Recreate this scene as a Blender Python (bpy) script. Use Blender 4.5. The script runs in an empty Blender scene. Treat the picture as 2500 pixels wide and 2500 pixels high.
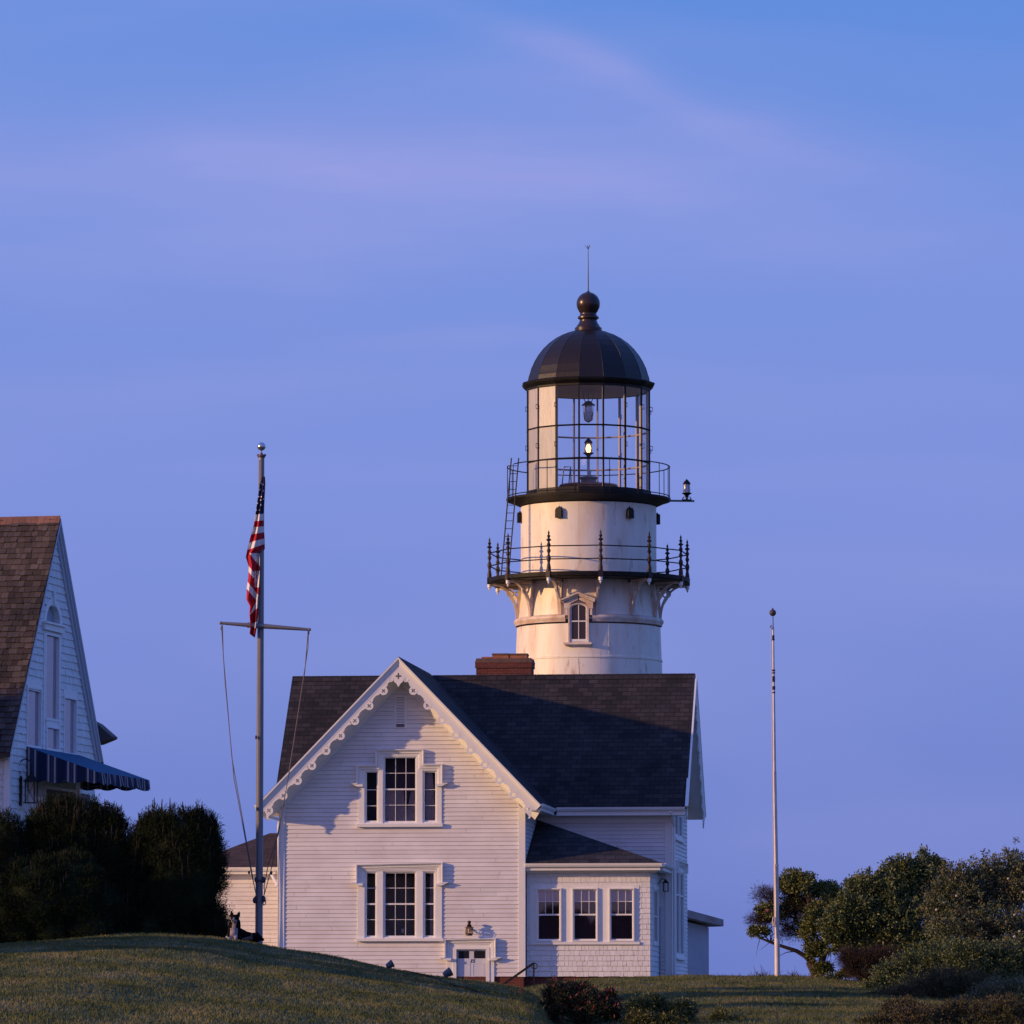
import bpy, math, random
import numpy as np
from mathutils import Vector, Matrix, noise as mnoise
random.seed(7)
RNG = np.random.default_rng(11)
sc = bpy.context.scene
COL = sc.collection
PI = math.pi
rad = math.radians

# ------------------------------------------------------------------ camera
F = 12900.0                      # focal length in pixels of the 2500 px photograph
PITCH = math.atan(1250.0 / F)    # eye level lies on the bottom edge of the photograph
cam_d = bpy.data.cameras.new('camera')
cam = bpy.data.objects.new('camera', cam_d)
COL.objects.link(cam)
cam_d.sensor_width = 36.0
cam_d.lens = 36.0 * F / 2500.0
cam_d.clip_start = 0.5
cam_d.clip_end = 8000
cam.location = (0, 0, 0)
cam.rotation_euler = (PI / 2 + PITCH, 0, 0)
sc.camera = cam

# ------------------------------------------------------------------ light
SUN_AZ = rad(73)                 # to the left of the axis behind the camera
SUN_EL = rad(12.5)
SDIR = Vector((-math.sin(SUN_AZ) * math.cos(SUN_EL), -math.cos(SUN_AZ) * math.cos(SUN_EL), math.sin(SUN_EL)))
sun_d = bpy.data.lights.new('sun', 'SUN')
sun_d.energy = 3.6
sun_d.color = (1.0, 0.60, 0.28)
sun_d.angle = rad(0.9)
sun = bpy.data.objects.new('sun', sun_d)
sun.rotation_euler = SDIR.to_track_quat('Z', 'Y').to_euler()
COL.objects.link(sun)

w = bpy.data.worlds.new('World')
sc.world = w
w.use_nodes = True
nt = w.node_tree
nt.nodes.clear()
def N(nt, kind, **kw):
    n = nt.nodes.new(kind)
    for k, v in kw.items():
        if k == 'inp':
            for kk, vv in v.items():
                n.inputs[kk].default_value = vv
        else:
            setattr(n, k, v)
    return n
sky = N(nt, 'ShaderNodeTexSky', sky_type='NISHITA', sun_disc=False)
sky.sun_elevation = SUN_EL
sky.sun_rotation = math.atan2(SDIR.x, SDIR.y)
sky.altitude = 20; sky.air_density = 1.0; sky.dust_density = 0.6; sky.ozone_density = 3.0
tc = N(nt, 'ShaderNodeTexCoord')
sep = N(nt, 'ShaderNodeSeparateXYZ')
nt.links.new(tc.outputs['Generated'], sep.inputs[0])
ramp = N(nt, 'ShaderNodeValToRGB')
mr = N(nt, 'ShaderNodeMapRange', inp={1: 0.0, 2: 1.0, 3: 0.0, 4: 1.0})
nt.links.new(sep.outputs[2], mr.inputs[0])
nt.links.new(mr.outputs[0], ramp.inputs[0])
cr = ramp.color_ramp
SKY = [(0.0, (0.112, 0.163, 0.50)), (0.04, (0.138, 0.195, 0.55)), (0.10, (0.182, 0.244, 0.63)), (0.15, (0.160, 0.252, 0.645)),
       (0.19, (0.104, 0.232, 0.64)), (0.35, (0.070, 0.200, 0.68)), (1.0, (0.055, 0.155, 0.53))]
while len(cr.elements) < len(SKY):
    cr.elements.new(0.5)
for e, (p, c) in zip(cr.elements, SKY):
    e.position = p
    e.color = (*c, 1)
# thin mauve cloud veils
mp = N(nt, 'ShaderNodeMapping')
mp.inputs['Rotation'].default_value = (0, rad(-7), 0)
mp.inputs['Scale'].default_value = (5.5, 5.5, 26)
mp.inputs['Location'].default_value = (0.35, 0.2, 0.45)
nt.links.new(tc.outputs['Generated'], mp.inputs[0])
nz = N(nt, 'ShaderNodeTexNoise', inp={'Scale': 1.0, 'Detail': 4.0, 'Roughness': 0.45, 'Distortion': 0.3})
nt.links.new(mp.outputs[0], nz.inputs[0])
cm = N(nt, 'ShaderNodeMapRange', inp={1: 0.42, 2: 0.70, 3: 0.0, 4: 0.60})
nt.links.new(nz.outputs[0], cm.inputs[0])
# broad veil, thin streaks and a slanting wisp, placed by their direction in the sky and broken up by the noise
def mth(op, a, b=None, c=None):
    n = N(nt, 'ShaderNodeMath', operation=op)
    for i, q in enumerate((a, b, c)):
        if q is None: continue
        if hasattr(q, 'links'): nt.links.new(q, n.inputs[i])
        else: n.inputs[i].default_value = q
    return n.outputs[0]
wv = N(nt, 'ShaderNodeTexNoise', inp={'Scale': 9.0, 'Detail': 3.0}); nt.links.new(tc.outputs['Generated'], wv.inputs[0])
wob = mth('MULTIPLY', mth('SUBTRACT', wv.outputs[0], 0.5), 0.030)
fn = N(nt, 'ShaderNodeTexNoise', inp={'Scale': 1.0, 'Detail': 5.0, 'Roughness': 0.55})
fmp = N(nt, 'ShaderNodeMapping'); fmp.inputs['Scale'].default_value = (14, 14, 90); fmp.inputs['Rotation'].default_value = (0, rad(-9), 0)
nt.links.new(tc.outputs['Generated'], fmp.inputs[0]); nt.links.new(fmp.outputs[0], fn.inputs[0])
brk = mth('MULTIPLY_ADD', fn.outputs[0], 1.5, -0.15)
CLD = mth('MULTIPLY', cm.outputs[0], 0.45)
# (x0, z0, slope, width across, half length, strength)
for (x0, z0, sl_, wd_, ln_, st_) in ((-.025, .160, -.03, .0105, .085, .62), (-.06, .146, .0, .007, .06, .35), (.015, .1815, -.30, .0036, .034, .42), (.03, .174, -.12, .006, .05, .30), (-.008, .1300, .02, .0022, .022, .34), (.05, .120, -.05, .006, .05, .18), (-.06, .121, .03, .004, .05, .18), (.06, .150, -.1, .010, .06, .22)):
    dx_ = mth('SUBTRACT', sep.outputs[0], x0)
    d_ = mth('ADD', mth('SUBTRACT', sep.outputs[2], z0), mth('ADD', mth('MULTIPLY', dx_, -sl_), wob))
    g_ = mth('POWER', 2.718, mth('MULTIPLY', mth('POWER', mth('ABSOLUTE', mth('DIVIDE', d_, wd_)), 2.0), -1.0))
    l_ = mth('POWER', 2.718, mth('MULTIPLY', mth('POWER', mth('ABSOLUTE', mth('DIVIDE', dx_, ln_)), 2.0), -1.0))
    CLD = mth('ADD', CLD, mth('MULTIPLY', mth('MULTIPLY', g_, l_), mth('MULTIPLY', brk, st_)))
CLD = mth('MINIMUM', CLD, 0.8)
mixc = N(nt, 'ShaderNodeMix', data_type='RGBA')
nt.links.new(CLD, mixc.inputs[0])
nt.links.new(ramp.outputs[0], mixc.inputs[6])
mixc.inputs[7].default_value = (0.325, 0.325, 0.69, 1)
addn = N(nt, 'ShaderNodeMix', data_type='RGBA', blend_type='ADD')
addn.inputs[0].default_value = 1.0
skm = N(nt, 'ShaderNodeVectorMath', operation='SCALE')
skm.inputs[3].default_value = 0.006
nt.links.new(sky.outputs[0], skm.inputs[0])
dt = N(nt, 'ShaderNodeVectorMath', operation='DOT_PRODUCT')     # dusk glow low on the side of the sun, behind the viewer
dt.inputs[1].default_value = (-0.62, -0.78, -0.35)
nt.links.new(tc.outputs['Generated'], dt.inputs[0])
gm = N(nt, 'ShaderNodeMapRange', inp={1: 0.38, 2: 1.0, 3: 0.0, 4: 0.95})
nt.links.new(dt.outputs['Value'], gm.inputs[0])
glow = N(nt, 'ShaderNodeMix', data_type='RGBA')
nt.links.new(gm.outputs[0], glow.inputs[0]); nt.links.new(mixc.outputs[2], glow.inputs[6])
glow.inputs[7].default_value = (0.38, 0.235, 0.38, 1)
nt.links.new(glow.outputs[2], addn.inputs[6])
nt.links.new(skm.outputs[0], addn.inputs[7])
bg = N(nt, 'ShaderNodeBackground', inp={1: 1.0})
nt.links.new(addn.outputs[2], bg.inputs[0])
wo = N(nt, 'ShaderNodeOutputWorld')
nt.links.new(bg.outputs[0], wo.inputs[0])
sc.view_settings.view_transform = 'Standard'
sc.view_settings.look = 'None'
sc.view_settings.exposure = 0.13
sc.view_settings.gamma = 1.0
sc.render.resolution_x = 1024
sc.render.resolution_y = 1024

# ------------------------------------------------------------------ geometry of the view (used to size things at their real distance)
cP, sP = math.cos(PITCH), math.sin(PITCH)
def ray(px, py):
    u = (px - 1250) / F
    v = (1250 - py) / F
    return Vector((u, cP - v * sP, sP + v * cP))
def at(px, py, Y):
    d = ray(px, py)
    return d * (Y / d.y)
class Frame:
    def __init__(s, O, th):
        s.O = Vector(O); s.th = th
        s.ex = Vector((math.cos(th), -math.sin(th), 0))
        s.ey = Vector((math.sin(th), math.cos(th), 0))
    def front(s, px, py, d):          # hit the plane local y = d -> (x, z)
        D = ray(px, py)
        t = (d + s.ey.dot(s.O)) / s.ey.dot(D)
        q = D * t - s.O
        return s.ex.dot(q), q.z
    def side(s, px, py, x):           # hit the plane local x = x -> (y, z)
        D = ray(px, py)
        t = (x + s.ex.dot(s.O)) / s.ex.dot(D)
        q = D * t - s.O
        return s.ey.dot(q), q.z

# ------------------------------------------------------------------ materials
MATS = {}
def mat(name, col, rough=0.6, var=0.0, vs=3.0, col2=None, bump=0.0, bs=20.0, metal=0.0, spec=0.5, emit=None, es=0, stretch=(1, 1, 1), island=0.0, sheen=0.0, trans=0.0):
    m = bpy.data.materials.new(name)
    m.use_nodes = True
    t = m.node_tree
    b = t.nodes['Principled BSDF']
    b.inputs['Base Color'].default_value = (*col, 1)
    b.inputs['Roughness'].default_value = rough
    b.inputs['Metallic'].default_value = metal
    b.inputs['Specular IOR Level'].default_value = spec
    if trans: b.inputs['Transmission Weight'].default_value = trans
    co = N(t, 'ShaderNodeTexCoord')
    mp = N(t, 'ShaderNodeMapping')
    mp.inputs['Scale'].default_value = stretch
    t.links.new(co.outputs['Object'], mp.inputs[0])
    cur = None
    if var or col2:
        nz = N(t, 'ShaderNodeTexNoise', inp={'Scale': vs, 'Detail': 5.0, 'Roughness': 0.6})
        t.links.new(mp.outputs[0], nz.inputs[0])
        r = N(t, 'ShaderNodeMapRange', inp={1: 0.35, 2: 0.65, 3: 0.0, 4: 1.0})
        t.links.new(nz.outputs[0], r.inputs[0])
        mx = N(t, 'ShaderNodeMix', data_type='RGBA')
        t.links.new(r.outputs[0], mx.inputs[0])
        c2 = col2 or tuple(min(1, c * (1 - var)) for c in col)
        mx.inputs[6].default_value = (*col, 1)
        mx.inputs[7].default_value = (*c2, 1)
        cur = mx.outputs[2]
    if island:
        g = N(t, 'ShaderNodeNewGeometry')
        r2 = N(t, 'ShaderNodeMapRange', inp={1: 0.0, 2: 1.0, 3: 1 - island, 4: 1 + island})
        t.links.new(g.outputs['Random Per Island'], r2.inputs[0])
        vm = N(t, 'ShaderNodeVectorMath', operation='SCALE')
        if cur: t.links.new(cur, vm.inputs[0])
        else: vm.inputs[0].default_value = col
        t.links.new(r2.outputs[0], vm.inputs[3])
        cur = vm.outputs[0]
    if cur: t.links.new(cur, b.inputs['Base Color'])
    if bump:
        nb = N(t, 'ShaderNodeTexNoise', inp={'Scale': bs, 'Detail': 4.0})
        t.links.new(mp.outputs[0], nb.inputs[0])
        bp = N(t, 'ShaderNodeBump', inp={'Strength': bump, 'Distance': 0.02})
        t.links.new(nb.outputs[0], bp.inputs['Height'])
        t.links.new(bp.outputs[0], b.inputs['Normal'])
    if emit:
        b.inputs['Emission Color'].default_value = (*emit, 1)
        b.inputs['Emission Strength'].default_value = es
    MATS[name] = m
    return m

def shingle_mat(name, c1, c2, mortar, bw, bh, rough=0.9, bump=0.5, axis='XZ', patch=0.35, spec=0.25):
    """courses of shingles or bricks; the mapping uses object coordinates: axis picks the two that run along and up the surface"""
    m = bpy.data.materials.new(name); m.use_nodes = True
    t = m.node_tree; b = t.nodes['Principled BSDF']
    b.inputs['Roughness'].default_value = rough
    b.inputs['Specular IOR Level'].default_value = spec
    co = N(t, 'ShaderNodeTexCoord')
    sp = N(t, 'ShaderNodeSeparateXYZ'); t.links.new(co.outputs['Object'], sp.inputs[0])
    cb = N(t, 'ShaderNodeCombineXYZ')
    t.links.new(sp.outputs['XYZ'.index(axis[0])], cb.inputs[0])
    t.links.new(sp.outputs['XYZ'.index(axis[1])], cb.inputs[1])
    br = N(t, 'ShaderNodeTexBrick', offset=0.5)
    br.inputs['Color1'].default_value = (*c1, 1)
    br.inputs['Color2'].default_value = (*c2, 1)
    br.inputs['Mortar'].default_value = (*mortar, 1)
    br.inputs['Scale'].default_value = 1.0
    br.inputs['Brick Width'].default_value = bw
    br.inputs['Row Height'].default_value = bh
    br.inputs['Mortar Size'].default_value = bh * 0.07
    br.inputs['Mortar Smooth'].default_value = 0.2
    t.links.new(cb.outputs[0], br.inputs[0])
    nz = N(t, 'ShaderNodeTexNoise', inp={'Scale': 0.9, 'Detail': 6.0, 'Roughness': 0.65})
    t.links.new(co.outputs['Object'], nz.inputs[0])
    r = N(t, 'ShaderNodeMapRange', inp={1: 0.3, 2: 0.7, 3: 1 - patch, 4: 1 + patch})
    t.links.new(nz.outputs[0], r.inputs[0])
    vm = N(t, 'ShaderNodeVectorMath', operation='SCALE')
    t.links.new(br.outputs[0], vm.inputs[0]); t.links.new(r.outputs[0], vm.inputs[3])
    t.links.new(vm.outputs[0], b.inputs['Base Color'])
    bp = N(t, 'ShaderNodeBump', inp={'Strength': bump, 'Distance': 0.02}); bp.invert = True
    t.links.new(br.outputs['Fac'], bp.inputs['Height'])
    t.links.new(bp.outputs[0], b.inputs['Normal'])
    MATS[name] = m
    return m

WHITE = mat('white_paint', (0.80, 0.78, 0.78), 0.5, col2=(0.69, 0.65, 0.65), vs=0.9, bump=0.12, bs=30, island=0.05, stretch=(1, 1, 1.6))
TRIM = mat('white_trim_paint', (0.84, 0.83, 0.82), 0.42, var=0.05, vs=4)
SHINGLE_W = mat('white_painted_shingle', (0.80, 0.79, 0.79), 0.6, var=0.10, vs=3, island=0.05, bump=0.2, bs=25, stretch=(1, 1, 0.3))
BLACK = mat('black_iron', (0.013, 0.011, 0.012), 0.55, var=0.4, vs=6, spec=0.3)
BLACKR = mat('rusted_black_iron', (0.018, 0.016, 0.017), 0.55, col2=(0.045, 0.016, 0.012), vs=2.6)
DOME = mat('dome_metal', (0.017, 0.012, 0.014), 0.40, col2=(0.016, 0.011, 0.011), vs=1.4, bump=0.3, bs=14, metal=0.0, spec=0.35)
ROOF = shingle_mat('asphalt_shingles', (0.050, 0.042, 0.045), (0.022, 0.020, 0.024), (0.012, 0.011, 0.013), 0.31, 0.14, bump=0.5, patch=0.38)
ROOFY = shingle_mat('asphalt_shingles_wing', (0.050, 0.042, 0.045), (0.022, 0.020, 0.024), (0.012, 0.011, 0.013), 0.31, 0.14, bump=0.5, axis='YZ', patch=0.38)
ROOFR = shingle_mat('brown_asphalt_shingles', (0.085, 0.058, 0.060), (0.05, 0.036, 0.04), (0.025, 0.02, 0.022), 0.31, 0.075, bump=0.35, patch=0.25)
SHAKE = mat('cedar_shakes', (0.092, 0.070, 0.062), 0.9, col2=(0.040, 0.035, 0.036), vs=0.9, island=0.45, bump=0.5, bs=18, stretch=(1, 1, .4), spec=0.2)
BRICK = shingle_mat('red_brick', (0.165, 0.042, 0.034), (0.115, 0.034, 0.030), (0.15, 0.10, 0.095), 0.215, 0.075, bump=0.5, patch=0.2)
BRICKC = mat('brick_cap', (0.17, 0.10, 0.085), 0.9, var=0.4, vs=5)
CLAY = mat('clay_flue', (0.42, 0.16, 0.085), 0.85, var=0.3, vs=6)
ROOM = mat('dark_room_and_shade', (0.20, 0.14, 0.16), 0.9)
CURT = mat('curtain_cloth', (0.82, 0.70, 0.70), 0.85, var=0.15, vs=5)
SHADE = mat('window_blind', (0.72, 0.66, 0.70), 0.8)
LILAC = mat('drawn_blind', (0.74, 0.66, 0.74), 0.7, var=0.08, vs=3)
def glassmat(name, refl=0.06, tint=(1, 1, 1), rough=0.02, thin=False):
    m = bpy.data.materials.new(name); m.use_nodes = True
    t = m.node_tree; t.nodes.clear()
    o = N(t, 'ShaderNodeOutputMaterial'); mx = N(t, 'ShaderNodeMixShader')
    tr = N(t, 'ShaderNodeBsdfTransparent', inp={0: (*tint, 1)})
    gl = N(t, 'ShaderNodeBsdfGlossy', inp={1: rough})
    fr = N(t, 'ShaderNodeFresnel', inp={0: 1.5})
    ad = N(t, 'ShaderNodeMath', operation='ADD', inp={1: refl}); ad.use_clamp = True
    if thin:        # a single sheet: the same weak mirror from either side
        fr = N(t, 'ShaderNodeLayerWeight', inp={0: 0.12}); sc_ = N(t, 'ShaderNodeMath', operation='MULTIPLY', inp={1: 0.35})
        t.links.new(fr.outputs['Fresnel'], sc_.inputs[0]); fr = sc_
    t.links.new(fr.outputs[0], ad.inputs[0]); t.links.new(ad.outputs[0], mx.inputs[0])
    t.links.new(tr.outputs[0], mx.inputs[1]); t.links.new(gl.outputs[0], mx.inputs[2])
    t.links.new(mx.outputs[0], o.inputs[0])
    return m
GLASS = glassmat('window_glass', 0.09, (0.96, 0.92, 0.95))
LGLASS = glassmat('lantern_glass', 0.035, (0.95, 0.95, 0.97), thin=True)
FROST = mat('frosted_panel', (0.56, 0.50, 0.46), 0.34, col2=(0.40, 0.40, 0.40), vs=3.0, bump=0.15, bs=14, stretch=(2.5, 2.5, 0.4), spec=0.6)
# tower paint with rust streaks that belong to the paint
TOWER = bpy.data.materials.new('tower_paint'); TOWER.use_nodes = True
t = TOWER.node_tree; b = t.nodes['Principled BSDF']; b.inputs['Roughness'].default_value = 0.48
co = N(t, 'ShaderNodeTexCoord')
def streak(scale, st, lo, hi, detail=6):
    mp = N(t, 'ShaderNodeMapping'); mp.inputs['Scale'].default_value = st
    t.links.new(co.outputs['Object'], mp.inputs[0])
    nz = N(t, 'ShaderNodeTexNoise', inp={'Scale': scale, 'Detail': detail, 'Roughness': 0.6})
    t.links.new(mp.outputs[0], nz.inputs[0])
    r = N(t, 'ShaderNodeMapRange', inp={1: lo, 2: hi, 3: 0.0, 4: 1.0})
    t.links.new(nz.outputs[0], r.inputs[0])
    return r.outputs[0]
a = N(t, 'ShaderNodeMix', data_type='RGBA')
a.inputs[6].default_value = (0.82, 0.77, 0.69, 1); a.inputs[7].default_value = (0.68, 0.51, 0.37, 1)
ma = N(t, 'ShaderNodeMath', operation='MULTIPLY', inp={1: 0.75})
t.links.new(streak(1.0, (2.2, 2.2, 0.5), 0.45, 0.74), ma.inputs[0]); t.links.new(ma.outputs[0], a.inputs[0])
a2 = N(t, 'ShaderNodeMix', data_type='RGBA'); a2.inputs[7].default_value = (0.36, 0.16, 0.09, 1)
mb_ = N(t, 'ShaderNodeMath', operation='MULTIPLY', inp={1: 0.75})
t.links.new(streak(1.6, (3.2, 3.2, 0.7), 0.58, 0.74, 9), mb_.inputs[0]); t.links.new(mb_.outputs[0], a2.inputs[0])
t.links.new(a.outputs[2], a2.inputs[6]); t.links.new(a2.outputs[2], b.inputs['Base Color'])
bp = N(t, 'ShaderNodeBump', inp={'Strength': 0.15, 'Distance': 0.02}); nb = N(t, 'ShaderNodeTexNoise', inp={'Scale': 9.0})
t.links.new(co.outputs['Object'], nb.inputs[0]); t.links.new(nb.outputs[0], bp.inputs['Height']); t.links.new(bp.outputs[0], b.inputs['Normal'])
TRIMR = mat('bracket_paint', (0.76, 0.69, 0.63), 0.5, col2=(0.54, 0.37, 0.29), vs=2.2)

# ------------------------------------------------------------------ mesh building
class MB:
    def __init__(s):
        s.v = []; s.f = []; s.m = []; s.T = None; s.mi = 0
    def P(s, p):
        p = s.T(p) if s.T else p
        s.v.append((p[0], p[1], p[2])); return len(s.v) - 1
    def poly(s, pts):
        s.f.append([s.P(p) for p in pts]); s.m.append(s.mi)
    def box(s, x0, x1, y0, y1, z0, z1):
        i = [s.P((x, y, z)) for z in (z0, z1) for y in (y0, y1) for x in (x0, x1)]
        for q in ((0, 2, 3, 1), (4, 5, 7, 6), (0, 1, 5, 4), (2, 6, 7, 3), (0, 4, 6, 2), (1, 3, 7, 5)):
            s.f.append([i[k] for k in q]); s.m.append(s.mi)
    def prism(s, pts, d):             # pts: 3D polygon, d: extrusion vector
        a = [s.P(p) for p in pts]; b = [s.P((p[0] + d[0], p[1] + d[1], p[2] + d[2])) for p in pts]
        s.f.append(a); s.m.append(s.mi); s.f.append(b[::-1]); s.m.append(s.mi)
        n = len(a)
        for k in range(n):
            s.f.append([a[k], b[k], b[(k + 1) % n], a[(k + 1) % n]]); s.m.append(s.mi)
    def tube(s, path, r, n=8, cap=True):
        path = [Vector(p) for p in path]
        if not hasattr(r, '__len__'): r = [r] * len(path)
        rings = []
        up = None
        for k, p in enumerate(path):
            d = (path[min(k + 1, len(path) - 1)] - path[max(k - 1, 0)])
            if d.length < 1e-9: d = Vector((0, 0, 1))
            d.normalize()
            if up is None:
                up = Vector((0, 0, 1)) if abs(d.z) < 0.9 else Vector((1, 0, 0))
            a = d.cross(up)
            if a.length < 1e-4: a = d.cross(Vector((0, 1, 0)))
            a.normalize(); bb = d.cross(a); up = -bb if False else up
            rings.append([s.P(p + (a * math.cos(2 * PI * j / n) + bb * math.sin(2 * PI * j / n)) * r[k]) for j in range(n)])
        for k in range(len(rings) - 1):
            for j in range(n):
                s.f.append([rings[k][j], rings[k][(j + 1) % n], rings[k + 1][(j + 1) % n], rings[k + 1][j]]); s.m.append(s.mi)
        if cap:
            s.f.append(rings[0][::-1]); s.m.append(s.mi); s.f.append(rings[-1]); s.m.append(s.mi)
    def lathe(s, prof, n=32, c=(0, 0, 0), phase=0.0, a0=0.0, a1=2 * PI):
        full = abs(a1 - a0 - 2 * PI) < 1e-6
        m = n if full else n + 1
        rings = []
        for (r, z) in prof:
            if r < 1e-6:
                rings.append([s.P((c[0], c[1], c[2] + z))] * m)
            else:
                rings.append([s.P((c[0] + r * math.sin(a0 + phase + (a1 - a0) * j / n), c[1] - r * math.cos(a0 + phase + (a1 - a0) * j / n), c[2] + z)) for j in range(m)])
        for k in range(len(rings) - 1):
            for j in range(n):
                j2 = (j + 1) % m
                q = [rings[k][j], rings[k][j2], rings[k + 1][j2], rings[k + 1][j]]
                qq = []
                for i in q:
                    if i not in qq: qq.append(i)
                if len(qq) > 2:
                    s.f.append(qq); s.m.append(s.mi)
    def ball(s, c, r, n=12, sc3=(1, 1, 1)):
        T0 = s.T
        cc = Vector(c)
        s.T = lambda p: (T0 or (lambda q: q))((cc.x + p[0] * sc3[0], cc.y + p[1] * sc3[1], cc.z + p[2] * sc3[2]))
        s.lathe([(r * math.sin(PI * k / n), -r * math.cos(PI * k / n)) for k in range(n + 1)], n=2 * n)
        s.T = T0
    def build(s, name, mats, parent=None, smooth=False, loc=None):
        me = bpy.data.meshes.new(name)
        me.from_pydata(s.v, [], s.f)
        if not isinstance(mats, (list, tuple)): mats = [mats]
        for m in mats: me.materials.append(m)
        if len(mats) > 1: me.polygons.foreach_set('material_index', s.m)
        if smooth: me.polygons.foreach_set('use_smooth', [True] * len(s.f))
        me.update()
        o = bpy.data.objects.new(name, me)
        COL.objects.link(o)
        if parent: o.parent = parent
        if loc: o.location = loc
        return o
def autosmooth(o, ang=35):
    me = o.data
    me.polygons.foreach_set('use_smooth', [True] * len(me.polygons))
    me.set_sharp_from_angle(angle=rad(ang))
    return o
def tag(o, label=None, cat=None, group=None, kind=None):
    if label: o['label'] = label
    if cat: o['category'] = cat
    if group: o['group'] = group
    if kind: o['kind'] = kind
    return o
def empty(name, loc, rz=0):
    o = bpy.data.objects.new(name, None)
    COL.objects.link(o); o.location = loc; o.rotation_euler = (0, 0, rz)
    o.empty_display_size = 0.3
    return o
def wall(ox, oy, oz, dx, dy):
    """wall coordinates (u along, v up, w outward); outward is to the right-hand side of the direction seen from above"""
    nx, ny = dy, -dx
    return lambda p: (ox + p[0] * dx + p[2] * nx, oy + p[0] * dy + p[2] * ny, oz + p[1])

def segs(a, b, holes, zm):
    out = [(a, b)]
    for (h0, h1, k0, k1) in holes:
        if k0 < zm < k1:
            new = []
            for (s, e) in out:
                if h1 <= s or h0 >= e: new.append((s, e))
                else:
                    if h0 > s: new.append((s, h0))
                    if h1 < e: new.append((h1, e))
            out = new
    return out
def siding(mb, z0, z1, xr, course, holes=(), lip=0.026, gap=0.010, shingle=False, joint=0.6):
    """clapboards or shingles as real boards in wall coordinates"""
    z = z0
    while z < z1 - 0.01:
        zt = min(z + course, z1)
        zb = zt - gap
        r0, r1, r2 = xr(z), xr(zb), xr(zt)
        if r0 is None or r0[1] - r0[0] < 0.02: break
        if r1 is None: r1 = ((r0[0] + r0[1]) / 2,) * 2
        if r2 is None: r2 = r1
        zm = (z + zt) / 2
        sg = segs(r0[0], r0[1], holes, zm)
        for (s, e) in sg:
            s1 = r1[0] if s == r0[0] else s
            e1 = r1[1] if e == r0[1] else e
            if e1 < s1: s1 = e1 = (s1 + e1) / 2
            # dark joint behind the boards
            mb.poly([(s, z, 0), (e, z, 0), (e1, zt, 0), (s1, zt, 0)])
            cuts = [s]
            if shingle:
                x = s + random.uniform(0.05, 0.15)
                while x < e - 0.06:
                    cuts.append(x); x += random.uniform(0.10, 0.22)
            else:
                if random.random() < joint and e - s > 1.5: cuts.append(random.uniform(s + 0.4, e - 0.4))
            cuts.append(e)
            for a, b in zip(cuts[:-1], cuts[1:]):
                ga = 0.004 if a != s else 0; gb = 0.004 if b != e else 0
                at_ = s1 if a == s else max(s1, min(a, e1)); bt = e1 if b == e else max(s1, min(b, e1))
                lp = lip + (random.uniform(-0.006, 0.006) if shingle else random.uniform(-0.0015, 0.0015))
                zz = z + (random.uniform(-0.006, 0.006) if shingle else 0)
                A = (a + ga, zz, lp); B = (b - gb, zz, lp); Cc = (bt - gb, zb, 0.006); D = (at_ + ga, zb, 0.006)
                mb.poly([A, B, Cc, D])
                mb.poly([(A[0], zz, 0), (B[0], zz, 0), B, A])
                if shingle:
                    mb.poly([(A[0], zz, 0), A, D]); mb.poly([(B[0], zz, 0), Cc, B])
        z = zt
def sweep(mb, path, prof):
    """mitred moulding along a path (u,v); prof = (inward distance, w); inward is to the right of the path"""
    n = len(path); offs = []
    for i in range(n):
        ns = []
        if i > 0:
            d = (path[i][0] - path[i - 1][0], path[i][1] - path[i - 1][1]); L = math.hypot(*d); ns.append((d[1] / L, -d[0] / L))
        if i < n - 1:
            d = (path[i + 1][0] - path[i][0], path[i + 1][1] - path[i][1]); L = math.hypot(*d); ns.append((d[1] / L, -d[0] / L))
        if len(ns) == 1: m = ns[0]
        else:
            sx, sy = ns[0][0] + ns[1][0], ns[0][1] + ns[1][1]; q = 2 / (sx * sx + sy * sy); m = (sx * q, sy * q)
        offs.append(m)
    rings = []
    for i in range(n):
        rings.append([mb.P((path[i][0] + offs[i][0] * d, path[i][1] + offs[i][1] * d, w_)) for (d, w_) in prof])
    for i in range(n - 1):
        for k in range(len(prof) - 1):
            mb.f.append([rings[i][k], rings[i][k + 1], rings[i + 1][k + 1], rings[i + 1][k]]); mb.m.append(mb.mi)
    mb.f.append(rings[0][:]); mb.m.append(mb.mi)
    mb.f.append(rings[-1][::-1]); mb.m.append(mb.mi)

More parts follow.
